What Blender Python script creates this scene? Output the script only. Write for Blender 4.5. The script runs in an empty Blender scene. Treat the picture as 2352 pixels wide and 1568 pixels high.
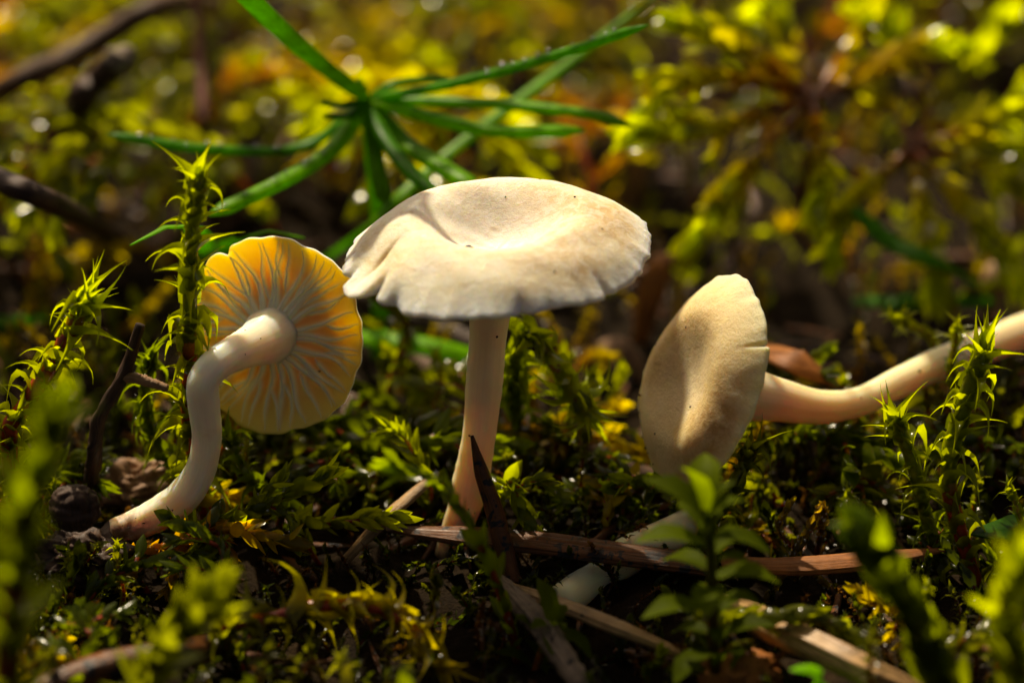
import bpy, math, random
import numpy as np
from mathutils import Vector, Matrix

# ------------------------------------------------------------------ camera, sky, sun
MM = 0.001                      # every length below is in millimetres
sc = bpy.context.scene
COL = sc.collection
FOCUS = np.array([0.0, 0.0, 16.0]); DIST = 205.0; PITCH = math.radians(25); FRAME_W = 74.0
FWD = np.array([0, math.cos(PITCH), -math.sin(PITCH)])
UPV = np.array([0, math.sin(PITCH), math.cos(PITCH)])
RGT = np.array([1.0, 0, 0])
CAM = FOCUS - FWD * DIST
cam = bpy.data.cameras.new('camera'); cam_o = bpy.data.objects.new('camera', cam); COL.objects.link(cam_o)
cam.sensor_width = 36; cam.lens = 36 * DIST / FRAME_W
cam.clip_start = 0.01; cam.clip_end = 50
cam.dof.use_dof = True; cam.dof.focus_distance = (DIST - 1) * MM; cam.dof.aperture_fstop = 17
cam_o.location = Vector(CAM) * MM
cam_o.rotation_euler = (math.pi / 2 - PITCH, 0, 0)
sc.camera = cam_o

SUN_EL = math.radians(50); SUN_AZ = math.radians(-20)      # behind the mushrooms, a little to the left
SUN = np.array([math.sin(SUN_AZ) * math.cos(SUN_EL), math.cos(SUN_AZ) * math.cos(SUN_EL), math.sin(SUN_EL)])
w = bpy.data.worlds.new('World'); sc.world = w; w.use_nodes = True
nt = w.node_tree
sky = nt.nodes.new('ShaderNodeTexSky'); sky.sky_type = 'NISHITA'; sky.sun_disc = False
sky.sun_elevation = SUN_EL; sky.sun_rotation = SUN_AZ % (2 * math.pi)
sky.dust_density = 6.0; sky.air_density = 0.5; sky.ozone_density = 0.0
nt.links.new(sky.outputs[0], nt.nodes['Background'].inputs[0])
nt.nodes['Background'].inputs[1].default_value = 0.06
sl = bpy.data.lights.new('sun', 'SUN'); sl.energy = 5.0; sl.angle = math.radians(0.5); sl.color = (1.0, 0.94, 0.82)
so = bpy.data.objects.new('sun', sl); COL.objects.link(so)
so.rotation_euler = Vector(SUN).to_track_quat('Z', 'Y').to_euler(); so.location = Vector(SUN) * 2
sc.view_settings.view_transform = 'Standard'; sc.view_settings.look = 'None'
sc.view_settings.exposure = 0.3; sc.view_settings.gamma = 1.0; sc.view_settings.use_curve_mapping = False
sc.view_settings.use_white_balance = True; sc.view_settings.white_balance_temperature = 8300   # set for shade, as the photograph is
sc.cycles.use_denoising = True
sc.cycles.max_bounces = 7; sc.cycles.diffuse_bounces = 3; sc.cycles.glossy_bounces = 2; sc.cycles.transmission_bounces = 4; sc.cycles.transparent_max_bounces = 6
sc.cycles.sample_clamp_indirect = 6.0
sc.cycles.caustics_reflective = False; sc.cycles.caustics_refractive = False

rng = np.random.default_rng(7)
random.seed(7)

# ------------------------------------------------------------------ helpers: places
KPX = FRAME_W / 2352.0 / DIST
def ray(u, v): return FWD + RGT * ((u - 1176) * KPX) + UPV * ((784 - v) * KPX)
def P(u, v, y):                                    # the point seen at (u, v) that stands at depth y
    d = ray(u, v); return CAM + d * ((y - CAM[1]) / d[1])
def G(u, v, z):                                    # the point seen at (u, v) that lies at height z
    d = ray(u, v); return CAM + d * ((z - CAM[2]) / d[2])
PX = FRAME_W / 2352.0                              # millimetres for one pixel in the focal plane

def ground_z(x, y):
    x = np.asarray(x, float); y = np.asarray(y, float)
    z = 0.9 * np.sin(x * .11 + 1.3) * np.cos(y * .13 + .4) + .6 * np.sin(x * .31 + y * .23) + .35 * np.cos(x * .7 - y * .55)
    r = np.hypot(x, y)
    far = np.clip((r - 150) / 400, 0, 1)
    return z - .6 + far * (12 * np.sin(x * .011 + .5) * np.cos(y * .009))

# ------------------------------------------------------------------ helpers: meshes
def make_mesh(name, V, F, mats, tint=None, smooth=True, midx=None):
    """V (n,3) in mm, F (m,4) quads, tint (n,3) optional vertex colour."""
    V = np.asarray(V, np.float32) * MM; F = np.asarray(F, np.int32)
    m = bpy.data.meshes.new(name)
    n, k = len(V), len(F)
    m.vertices.add(n); m.vertices.foreach_set('co', V.ravel())
    tri = F[:, 2] == F[:, 3]
    tot = np.where(tri, 3, 4).astype(np.int32)
    keep = np.ones((k, 4), bool); keep[tri, 3] = False
    loops = F[keep]
    m.loops.add(len(loops)); m.loops.foreach_set('vertex_index', loops.astype(np.int32))
    m.polygons.add(k)
    start = np.concatenate([[0], np.cumsum(tot)[:-1]]).astype(np.int32)
    m.polygons.foreach_set('loop_start', start); m.polygons.foreach_set('loop_total', tot)
    m.polygons.foreach_set('use_smooth', np.full(k, smooth))
    if not isinstance(mats, (list, tuple)): mats = [mats]
    for a in mats: m.materials.append(a)
    if midx is not None: m.polygons.foreach_set('material_index', np.asarray(midx, np.int32))
    if tint is not None:
        at = m.color_attributes.new('tint', 'FLOAT_COLOR', 'POINT')
        c = np.ones((n, 4), np.float32); c[:, :3] = tint
        at.data.foreach_set('color', c.ravel())
    m.update(calc_edges=True)
    return m
def link(name, data, parent=None):
    o = bpy.data.objects.new(name, data); COL.objects.link(o)
    if parent is not None: o.parent = parent
    return o
def tag(o, label=None, cat=None, group=None, kind=None):
    if label: o['label'] = label
    if cat: o['category'] = cat
    if group: o['group'] = group
    if kind: o['kind'] = kind
    return o
def thing(name, loc, label, cat, group=None):
    o = link(name, None); o.location = Vector(loc) * MM; o.empty_display_size = .002
    return tag(o, label, cat, group)
def part(name, V, F, mats, parent, tint=None, midx=None, smooth=True, origin=None):
    org = np.array(parent.location) / MM if origin is None else origin
    return link(name, make_mesh(name, np.asarray(V) - org, F, mats, tint, smooth, midx), parent)
def lone(name, V, F, mats, label, cat, group=None, tint=None, midx=None, smooth=True):
    V = np.asarray(V, float); c = V.mean(0); c[2] = V[:, 2].min()
    o = link(name, make_mesh(name, V - c, F, mats, tint, smooth, midx)); o.location = Vector(c) * MM
    return tag(o, label, cat, group)

def spline(pts, n):
    pts = np.asarray(pts, float)
    if len(pts) == 2: return pts[0] + (pts[1] - pts[0]) * np.linspace(0, 1, n)[:, None]
    p = np.vstack([2 * pts[0] - pts[1], pts, 2 * pts[-1] - pts[-2]])
    seg = np.linalg.norm(np.diff(pts, axis=0), axis=1) + 1e-9
    cum = np.concatenate([[0], np.cumsum(seg)]) / seg.sum()
    out = []
    for t in np.linspace(0, 1, n):
        i = min(max(np.searchsorted(cum, t, 'right') - 1, 0), len(seg) - 1)
        s = (t - cum[i]) / max(cum[i + 1] - cum[i], 1e-9)
        a, b, c, d = p[i], p[i + 1], p[i + 2], p[i + 3]
        out.append(.5 * (2 * b + (c - a) * s + (2 * a - 5 * b + 4 * c - d) * s * s + (3 * b - a - 3 * c + d) * s ** 3))
    return np.array(out)
def interp_list(vals, n):
    vals = np.asarray(vals, float); x = np.linspace(0, 1, len(vals)); t = np.linspace(0, 1, n)
    if vals.ndim == 1: return np.interp(t, x, vals)
    return np.stack([np.interp(t, x, vals[:, k]) for k in range(vals.shape[1])], 1)
def frames(C):
    T = np.gradient(C, axis=0); T /= np.linalg.norm(T, axis=1)[:, None] + 1e-12
    a = np.array([1.0, 0, 0]) if abs(T[0, 0]) < .8 else np.array([0, 1.0, 0])
    N = np.zeros_like(T); n = a - T[0] * a.dot(T[0]); N[0] = n / np.linalg.norm(n)
    for i in range(1, len(T)):
        n = N[i - 1] - T[i] * N[i - 1].dot(T[i]); N[i] = n / np.linalg.norm(n)
    return T, N, np.cross(T, N)
def tube(C, rad, seg=10, flat=None, flat_dir=None, rough=0.0, caps=True, prof=None):
    """a tube along C; flat squeezes it along flat_dir; prof(angle) shapes the section"""
    C = np.asarray(C, float); n = len(C); rad = np.broadcast_to(np.asarray(rad, float), (n,))
    T, N, B = frames(C)
    if flat_dir is not None:
        fd = np.asarray(flat_dir, float)
        N = fd - T * (T @ fd)[:, None]; N /= np.linalg.norm(N, axis=1)[:, None]; B = np.cross(T, N)
    a = np.linspace(0, 2 * math.pi, seg, endpoint=False)
    pr = np.ones(seg) if prof is None else np.array([prof(t) for t in a])
    fl = 1.0 if flat is None else flat
    R = rad[:, None] * pr[None, :]
    if rough: R = R * (1 + rough * rng.normal(size=R.shape))
    V = C[:, None, :] + R[..., None] * (np.cos(a)[None, :, None] * N[:, None, :] * fl + np.sin(a)[None, :, None] * B[:, None, :])
    V = V.reshape(-1, 3); F = []
    i = np.arange(n - 1)[:, None] * seg; j = np.arange(seg)[None, :]; j2 = (j + 1) % seg
    F = np.stack([i + j, i + j2, i + seg + j2, i + seg + j], -1).reshape(-1, 4)
    if caps:
        V = np.vstack([V, C[0] - T[0] * rad[0] * .25, C[-1] + T[-1] * rad[-1] * .25]); k = n * seg
        jj = np.arange(seg); j2 = (jj + 1) % seg
        F = np.vstack([F, np.stack([j2, jj, np.full(seg, k), np.full(seg, k)], 1),
                       np.stack([(n - 1) * seg + jj, (n - 1) * seg + j2, np.full(seg, k + 1), np.full(seg, k + 1)], 1)])
    return V, F
def tube_t(n, seg, caps=True):
    t = np.repeat(np.linspace(0, 1, n), seg)
    return np.concatenate([t, [0, 1]]) if caps else t
def join(parts):
    Vs, Fs, Ts, off = [], [], [], 0
    for p in parts:
        Vs.append(p[0]); Fs.append(np.asarray(p[1]) + off); off += len(p[0])
        if len(p) > 2: Ts.append(p[2])
    return np.vstack(Vs), np.vstack(Fs), (np.vstack(Ts) if Ts else None)
def scatter(pv, pf, M, T, tint=None):
    k = len(pv); N = len(M)
    V = np.einsum('nij,kj->nki', M, pv) + T[:, None, :]
    F = pf[None] + (np.arange(N) * k)[:, None, None]
    C = None if tint is None else np.repeat(tint, k, 0)
    return V.reshape(-1, 3), F.reshape(-1, 4), C
def rotz(a):
    a = np.asarray(a); c, s, z, o = np.cos(a), np.sin(a), np.zeros_like(a), np.ones_like(a)
    return np.stack([np.stack([c, -s, z], -1), np.stack([s, c, z], -1), np.stack([z, z, o], -1)], -2)
def lean_matrix(yaw, lean, spin):
    cy, sy = math.cos(yaw), math.sin(yaw)
    ax = np.array([-sy, cy, 0]); K = np.array([[0, -ax[2], ax[1]], [ax[2], 0, -ax[0]], [-ax[1], ax[0], 0]])
    Rl = np.eye(3) + math.sin(lean) * K + (1 - math.cos(lean)) * K @ K
    return Rl @ rotz(spin)
def ico(sub=1):
    t = (1 + 5 ** .5) / 2
    v = [(-1, t, 0), (1, t, 0), (-1, -t, 0), (1, -t, 0), (0, -1, t), (0, 1, t), (0, -1, -t), (0, 1, -t), (t, 0, -1), (t, 0, 1), (-t, 0, -1), (-t, 0, 1)]
    f = [(0, 11, 5), (0, 5, 1), (0, 1, 7), (0, 7, 10), (0, 10, 11), (1, 5, 9), (5, 11, 4), (11, 10, 2), (10, 7, 6), (7, 1, 8), (3, 9, 4), (3, 4, 2), (3, 2, 6), (3, 6, 8), (3, 8, 9), (4, 9, 5), (2, 4, 11), (6, 2, 10), (8, 6, 7), (9, 8, 1)]
    v = [np.array(p) / np.linalg.norm(p) for p in v]
    for _ in range(sub):
        cache = {}; nf = []
        def mid(a, b):
            k = (min(a, b), max(a, b))
            if k not in cache:
                p = v[a] + v[b]; v.append(p / np.linalg.norm(p)); cache[k] = len(v) - 1
            return cache[k]
        for a, b, c in f:
            ab, bc, ca = mid(a, b), mid(b, c), mid(c, a); nf += [(a, ab, ca), (b, bc, ab), (c, ca, bc), (ab, bc, ca)]
        f = nf
    return np.array(v), np.array([(a, b, c, c) for a, b, c in f])
ICO1 = ico(1); ICO2 = ico(2); ICO4 = ico(4)

# ------------------------------------------------------------------ materials
def new_mat(name):
    m = bpy.data.materials.new(name); m.use_nodes = True
    t = m.node_tree; b = t.nodes['Principled BSDF']
    return m, t, b
def nd(t, typ, **kw):
    n = t.nodes.new(typ)
    for k, v in kw.items(): setattr(n, k, v)
    return n
def mixc(t, a, b, fac, blend='MIX'):
    n = nd(t, 'ShaderNodeMix', data_type='RGBA', blend_type=blend)
    for s, x in ((6, a), (7, b), (0, fac)):
        if isinstance(x, (int, float)): n.inputs[s].default_value = x
        elif isinstance(x, tuple): n.inputs[s].default_value = (*x, 1)
        else: t.links.new(x, n.inputs[s])
    return n.outputs[2]
def noise(t, scale, detail=4, rough=.55, vec=None, dist=0):
    n = nd(t, 'ShaderNodeTexNoise'); n.inputs['Scale'].default_value = scale; n.inputs['Detail'].default_value = detail
    n.inputs['Roughness'].default_value = rough; n.inputs['Distortion'].default_value = dist
    if vec is not None: t.links.new(vec, n.inputs['Vector'])
    return n.outputs['Fac']
def ramp(t, x, *stops):
    n = nd(t, 'ShaderNodeValToRGB'); e = n.color_ramp.elements
    while len(e) < len(stops): e.new(.5)
    for k, (p, c) in enumerate(stops): e[k].position = p; e[k].color = (*c, 1) if isinstance(c, tuple) else (c, c, c, 1)
    t.links.new(x, n.inputs[0]); return n.outputs[0]
def objco(t, scale=None):
    c = nd(t, 'ShaderNodeTexCoord'); o = c.outputs['Object']
    if scale:
        m = nd(t, 'ShaderNodeMapping'); m.inputs['Scale'].default_value = scale; t.links.new(o, m.inputs['Vector']); o = m.outputs[0]
    return o
def bump(t, b, h, dist, strength=.6):
    n = nd(t, 'ShaderNodeBump'); n.inputs['Distance'].default_value = dist * MM; n.inputs['Strength'].default_value = strength
    t.links.new(h, n.inputs['Height']); t.links.new(n.outputs[0], b.inputs['Normal'])

def leaf_mat(name, source, rough=.19, transl=.60, gain=(2.8, 2.6, 1.3), ior=1.5):
    m, t, b = new_mat(name)
    if source == 'object': src = nd(t, 'ShaderNodeObjectInfo').outputs['Color']
    else:
        a = nd(t, 'ShaderNodeAttribute'); a.attribute_name = 'tint'; src = a.outputs['Color']
    nz = noise(t, 900, 3, .6, objco(t))
    k = ramp(t, nz, (.25, .6), (.75, 1.3))
    colr = mixc(t, src, k, 1.0, 'MULTIPLY')
    t.links.new(colr, b.inputs['Base Color'])
    b.inputs['Roughness'].default_value = rough; b.inputs['IOR'].default_value = ior
    bump(t, b, noise(t, 3500, 2, .6, objco(t)), .03, .5)
    tr = nd(t, 'ShaderNodeBsdfTranslucent')
    t.links.new(mixc(t, colr, gain, 1.0, 'MULTIPLY'), tr.inputs['Color'])
    mx = nd(t, 'ShaderNodeMixShader'); mx.inputs[0].default_value = transl
    t.links.new(b.outputs[0], mx.inputs[1]); t.links.new(tr.outputs[0], mx.inputs[2])
    t.links.new(mx.outputs[0], t.nodes['Material Output'].inputs[0])
    return m
M_leaf = leaf_mat('moss_leaf', 'object', .14, .72, (3.0, 2.9, 1.3))
M_leafd = leaf_mat('moss_leaf_dull', 'object', .5, .6, (2.6, 2.6, 1.3), 1.08)
M_fol = leaf_mat('moss_foliage', 'attr')
M_grass = leaf_mat('needle_green', 'attr', .38, .5, (1.9, 1.9, 1.2), 1.2)

def stem_mat():
    m, t, b = new_mat('moss_stem')
    a = nd(t, 'ShaderNodeAttribute'); a.attribute_name = 'tint'
    k = ramp(t, noise(t, 1500, 3, .6, objco(t)), (.3, .6), (.7, 1.3))
    t.links.new(mixc(t, a.outputs['Color'], k, 1.0, 'MULTIPLY'), b.inputs['Base Color'])
    b.inputs['Roughness'].default_value = .3
    b.inputs['Subsurface Weight'].default_value = 1.0; b.inputs['Subsurface Radius'].default_value = (1, .7, .12); b.inputs['Subsurface Scale'].default_value = .8 * MM; b.inputs['IOR'].default_value = 1.36
    bump(t, b, noise(t, 2500, 2, .6, objco(t)), .05)
    return m
M_stem = stem_mat()

def flesh_mat(name, kind, tan=0.0, deep=1.0):
    m, t, b = new_mat(name); co = objco(t)
    n1 = noise(t, 260, 5, .6, co); n2 = noise(t, 95, 4, .6, co); n3 = noise(t, 1400, 4, .65, co, .5)
    if kind == 'cap':
        c = ramp(t, n2, (.38, (.89, .82, .65)), (.52, (.81, .68, .44)), (.66, (.62, .42, .18)))
        c = mixc(t, c, ramp(t, n1, (.35, .72), (.7, 1.1)), .55, 'MULTIPLY')
        c = mixc(t, c, (.90, .84, .72), ramp(t, n3, (.42, 0.0), (.62, .42)))
        a = nd(t, 'ShaderNodeAttribute'); a.attribute_name = 'tint'          # whiter at the hollow and the rim
        sp = nd(t, 'ShaderNodeSeparateColor'); t.links.new(a.outputs['Color'], sp.inputs[0])
        c = mixc(t, c, (.86, .82, .76), sp.outputs[0])
        spots = ramp(t, noise(t, 420, 3, .55, co, .5), (.66, 0.0), (.76, .6))
        c = mixc(t, c, (.40, .22, .07), spots)
        if tan: c = mixc(t, c, (.92, .74, .42), tan, 'MULTIPLY')
        fine = noise(t, 4200, 5, .7, co, .6); n5 = nd(t, 'ShaderNodeMath', operation='ADD'); t.links.new(n3, n5.inputs[0]); t.links.new(fine, n5.inputs[1])
        c = mixc(t, c, ramp(t, fine, (.35, .78), (.6, 1.08)), .25, 'MULTIPLY')
        bump(t, b, n5.outputs[0], .11, .9)
        rad, rough, sss = (2.3, 1.65, .65), .6, 1.1 * deep
    elif kind == 'gill':
        c = ramp(t, n1, (.35, (.78, .45, .09)), (.65, (.83, .54, .15)))
        a = nd(t, 'ShaderNodeAttribute'); a.attribute_name = 'tint'          # the raised gills are paler than the flesh between
        sp = nd(t, 'ShaderNodeSeparateColor'); t.links.new(a.outputs['Color'], sp.inputs[0])
        c = mixc(t, c, (.95, .88, .72), sp.outputs[1])
        bump(t, b, n3, .05, .4); rad, rough, sss = (2.3, 1.6, .55), .55, 1.1
    elif kind == 'ridge':
        c = ramp(t, n1, (.35, (.93, .86, .70)), (.65, (.95, .90, .78)))
        bump(t, b, n3, .05, .4); rad, rough, sss = (2.4, 1.5, .5), .5, 1.2
    else:
        c = ramp(t, n1, (.35, (.88, .80, .62)), (.65, (.92, .86, .72))) if not tan else ramp(t, n1, (.35, (.88, .73, .42)), (.65, (.92, .80, .52)))
        a = nd(t, 'ShaderNodeAttribute'); a.attribute_name = 'tint'
        sp = nd(t, 'ShaderNodeSeparateColor'); t.links.new(a.outputs['Color'], sp.inputs[0])
        cb = nd(t, 'ShaderNodeCombineXYZ'); t.links.new(sp.outputs[0], cb.inputs[0]); t.links.new(sp.outputs[1], cb.inputs[1])
        mp = nd(t, 'ShaderNodeMapping'); mp.inputs['Scale'].default_value = (60, 5, 1); t.links.new(cb.outputs[0], mp.inputs['Vector'])
        lines = noise(t, 1.0, 4, .65, mp.outputs[0])
        c = mixc(t, c, ramp(t, lines, (.35, .82), (.6, 1.05)), .25, 'MULTIPLY')
        foot = ramp(t, sp.outputs[1], (.80, 0.0), (.97, 1.0)); fn = ramp(t, noise(t, 700, 4, .6, co), (.38, 0.0), (.60, 1.0))
        c = mixc(t, c, (.20, .10, .035), mixc(t, foot, fn, 1.0, 'MULTIPLY'))
        c = mixc(t, c, (.10, .05, .02), ramp(t, noise(t, 1900, 2, .5, co), (.76, 0.0), (.79, .8)))
        c = mixc(t, c, (.66, .52, .32), ramp(t, noise(t, 330, 3, .6, co), (.62, 0.0), (.8, .6)))
        bump(t, b, lines, .04, .5); rad, rough, sss = (2.4, 1.5, .7), .40, 1.0
    t.links.new(c, b.inputs['Base Color'])
    b.inputs['Roughness'].default_value = rough
    if kind == 'ridge':                                    # thin blades: light passes straight through
        tr = nd(t, 'ShaderNodeBsdfTranslucent'); t.links.new(c, tr.inputs['Color'])
        mx = nd(t, 'ShaderNodeMixShader'); mx.inputs[0].default_value = .5
        t.links.new(b.outputs[0], mx.inputs[1]); t.links.new(tr.outputs[0], mx.inputs[2]); t.links.new(mx.outputs[0], t.nodes['Material Output'].inputs[0])
        return m
    b.inputs['Subsurface Weight'].default_value = 1.0
    b.inputs['Subsurface Radius'].default_value = rad; b.inputs['Subsurface Scale'].default_value = sss * MM
    return m
M_cap = flesh_mat('cap_skin', 'cap', 0, .45); M_capt = flesh_mat('cap_skin_tan', 'cap', .85, .6); M_capl = flesh_mat('cap_skin_thin', 'cap'); M_gill = flesh_mat('gill_flesh', 'gill'); M_ridge = flesh_mat('gill_ridge', 'ridge'); M_stipe = flesh_mat('mushroom_stem_flesh', 'stem'); M_stipey = flesh_mat('mushroom_stem_yellowish', 'stem', 1)  # yellowish stem: partly its own colour, partly warm light painted in

def wood_mat(name, dark, light, spot=None, rough=.5, fibre=True):
    m, t, b = new_mat(name); co = objco(t)
    a = nd(t, 'ShaderNodeAttribute'); a.attribute_name = 'tint'
    sp = nd(t, 'ShaderNodeSeparateColor'); t.links.new(a.outputs['Color'], sp.inputs[0])
    # r runs round the section, g along the length in millimetres
    cb = nd(t, 'ShaderNodeCombineXYZ'); t.links.new(sp.outputs[0], cb.inputs[0]); t.links.new(sp.outputs[1], cb.inputs[1])
    mp = nd(t, 'ShaderNodeMapping'); mp.inputs['Scale'].default_value = (14, .25, 1); t.links.new(cb.outputs[0], mp.inputs['Vector'])
    f = noise(t, 1.0, 5, .7, mp.outputs[0])
    c = ramp(t, f, (.3, dark), (.7, light))
    c = mixc(t, c, ramp(t, noise(t, 500, 4, .6, co), (.3, .55), (.7, 1.2)), 1.0, 'MULTIPLY')
    if spot:
        s = ramp(t, noise(t, 800, 3, .6, co, .4), (spot, 0.0), (spot + .05, 1.0))
        c = mixc(t, c, (.012, .010, .012), s)
    t.links.new(c, b.inputs['Base Color']); b.inputs['Roughness'].default_value = rough; b.inputs['IOR'].default_value = 1.3
    bump(t, b, f, .12, .9)
    return m
M_needle = wood_mat('brown_needle', (.045, .016, .005), (.20, .065, .014), .53, .32)
M_straw = wood_mat('dry_straw', (.20, .10, .035), (.58, .36, .16), .66, .3)
M_grey = wood_mat('weathered_wood', (.07, .045, .03), (.27, .20, .14), .60, .6)
M_twig = wood_mat('dark_twig', (.022, .012, .008), (.10, .05, .03), None, .55)
M_twig2 = wood_mat('brown_bark', (.05, .024, .012), (.17, .085, .045), None, .6)
M_redstalk = wood_mat('red_stalk', (.05, .010, .004), (.15, .028, .008), None, .7)
M_tan = wood_mat('tan_bark', (.20, .10, .05), (.42, .24, .13), .72, .5)
M_orange = wood_mat('rust_leaf', (.20, .06, .012), (.42, .15, .03), .75, .5)
def simple_mat(name, base, rough, trans=0.0, ior=1.33):
    m, t, b = new_mat(name)
    k = ramp(t, noise(t, 800, 3, .6, objco(t)), (.3, .7), (.7, 1.25))
    t.links.new(mixc(t, base, k, 1.0 if trans == 0 else 0.0, 'MULTIPLY'), b.inputs['Base Color'])
    b.inputs['Roughness'].default_value = rough; b.inputs['Transmission Weight'].default_value = trans; b.inputs['IOR'].default_value = ior
    return m
def dew_mat():
    m, t, b = new_mat('dew'); t.nodes.remove(b)
    tr = nd(t, 'ShaderNodeBsdfTransparent'); gl = nd(t, 'ShaderNodeBsdfGlossy'); gl.inputs['Roughness'].default_value = .16
    lw = nd(t, 'ShaderNodeFresnel'); lw.inputs['IOR'].default_value = 1.33
    mx = nd(t, 'ShaderNodeMixShader'); t.links.new(ramp(t, lw.outputs[0], (0.0, .12), (1.0, 1.0)), mx.inputs[0])
    t.links.new(tr.outputs[0], mx.inputs[1]); t.links.new(gl.outputs[0], mx.inputs[2]); t.links.new(mx.outputs[0], t.nodes['Material Output'].inputs[0])
    return m
M_dew = dew_mat()
M_speck = simple_mat('dark_speck', (.03, .015, .008), .6)
def soil_mat():
    m, t, b = new_mat('forest_soil'); co = objco(t)
    c = ramp(t, noise(t, 180, 6, .7, co), (.3, (.006, .0035, .0015)), (.55, (.014, .008, .003)), (.75, (.035, .02, .008)))
    t.links.new(c, b.inputs['Base Color']); b.inputs['Roughness'].default_value = .9; b.inputs['IOR'].default_value = 1.15
    bump(t, b, noise(t, 500, 6, .7, co), 1.0, 1.0)
    return m
M_soil = soil_mat()

# ------------------------------------------------------------------ the ground
def build_ground():
    n = 180; s = np.linspace(-1, 1, n)
    g = 160 * s + 3840 * np.sign(s) * np.abs(s) ** 9
    X, Y = np.meshgrid(g, g); Y = Y + 30
    Z = ground_z(X, Y) + .35 * rng.normal(size=X.shape)
    V = np.stack([X, Y, Z], -1).reshape(-1, 3)
    i = np.arange(n - 1)[:, None] * n; j = np.arange(n - 1)[None]
    F = np.stack([i + j, i + j + 1, i + n + j + 1, i + n + j], -1).reshape(-1, 4)
    o = link('ground', make_mesh('ground', V, F, M_soil)); o['kind'] = 'structure'
build_ground()

# ------------------------------------------------------------------ mushrooms
def smoothnoise(th, seed, amps):
    r = np.random.default_rng(seed); out = np.zeros_like(th)
    for k, a in amps: out += a * np.sin(k * th + r.uniform(0, 6.28))
    return out
def basis_from(zdir, xhint):
    z = np.asarray(zdir, float); z /= np.linalg.norm(z)
    x = np.asarray(xhint, float); x = x - z * x.dot(z); x /= np.linalg.norm(x)
    return np.stack([x, np.cross(z, x), z], 1)          # columns
class Gill:
    """one gill: its angle, depth and width along the radius (s from 0 at the stem axis to 1 at the rim)"""
    def __init__(g, th0, s0, s1, depth, width, wave, seed, fork=0.0):
        r = np.random.default_rng(seed); g.s0, g.s1, g.depth, g.width, g.fork, g.th0 = s0, s1, depth, width, fork, th0
        g.wave, g.fr, g.ph, g.sl = wave, r.uniform(5, 10), r.uniform(0, 6.28), r.normal(0, .04)
    def theta(g, s):
        q = (s - g.s0) / (g.s1 - g.s0)
        return g.th0 + g.wave * np.sin(s * g.fr + g.ph) * (1 - s * .3) + g.sl * s + g.fork * (1 - np.clip(q / .45, 0, 1)) ** 1.5
    def d(g, s):
        q = np.clip((s - g.s0) / (g.s1 - g.s0), 0, 1); on = (s >= g.s0) & (s <= g.s1)
        if g.fork: v = .8 * (1 - q ** 4) * np.clip(q * 6, 0, 1) * (1.0 - .45 * q)
        else: v = (.75 * (1 - q) ** .7 + .25) * (1 - q ** 5) * np.clip(.6 + q * 5, 0, 1)
        return g.depth * v * on
    def w(g, s):
        q = np.clip((s - g.s0) / (g.s1 - g.s0), 0, 1); return g.width * (1.15 - .5 * q)
def cap_mesh(Rfun, top, thick, rimz, stem_r, gills, nr=44, na=480):
    """closed cap: top skin, rim and gilled underside. Rfun(theta), top(s,theta) height, rimz(theta)"""
    th = np.linspace(0, 2 * math.pi, na, endpoint=False)
    R = Rfun(th); rz = rimz(th); rings = []; tint = []
    ft = np.fft.rfft(R); ft[5:] = 0; Rs = np.fft.irfft(ft, na)          # the smooth outline; notches stay near the rim
    def rad_at(s): return (Rs * min(1, s / .6) + Rs.mean() * (1 - min(1, s / .6))) * s + (R - Rs) * s ** 14
    ss = np.concatenate([[.004], np.linspace(.03, 1, nr) ** .85])
    for s in ss:
        r = rad_at(s)
        rings.append(np.stack([r * np.cos(th), r * np.sin(th), top(s, th) + rz * s ** 3], 1))
        hollow = max(0, 1 - s / .45) ** .7; edge = max(0, (s - .86) / .14)
        tint.append(np.stack([np.full(na, min(1, .95 * hollow + .8 * edge)), 0 * th, 0 * th], 1))
    ntop = len(ss); zr = top(1.0, th) + rz
    rings.append(np.stack([(R - .02) * np.cos(th), (R - .02) * np.sin(th), zr - thick(1.0) * .5], 1)); tint.append(np.stack([np.full(na, .9), 0 * th, 0 * th], 1))
    us = np.linspace(.985, stem_r / R.mean(), 40)
    for s in us:
        r = rad_at(s); dep = np.zeros(na)
        for g in gills:
            d = float(g.d(np.array(s)))
            if d > 0:
                x = np.angle(np.exp(1j * (th - float(g.theta(np.array(s)))))) * R.mean() * s / float(g.w(np.array(s)))
                dep = np.maximum(dep, d * np.exp(-np.abs(x) ** 1.6))
        rings.append(np.stack([r * np.cos(th), r * np.sin(th), top(s, th) + rz * s ** 3 - thick(s) - dep], 1))
        tint.append(np.stack([np.full(na, .4), np.clip(dep / .28, 0, 1), 0 * th], 1))
    V = np.vstack(rings); n = len(rings)
    i = np.arange(n - 1)[:, None] * na; j = np.arange(na)[None]; j2 = (j + 1) % na
    F = np.stack([i + j, i + na + j, i + na + j2, i + j2], -1).reshape(-1, 4)
    midx = np.repeat((np.arange(n - 1) >= ntop).astype(int), na)
    V = np.vstack([V, V[:na].mean(0)]); k = len(V) - 1; jj = np.arange(na)
    F = np.vstack([F, np.stack([np.full(na, k), jj, (jj + 1) % na, (jj + 1) % na], 1)])
    midx = np.concatenate([midx, np.zeros(na, int)])
    return V, F, midx, np.vstack(tint + [[[.75, 0, 0]]])
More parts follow.
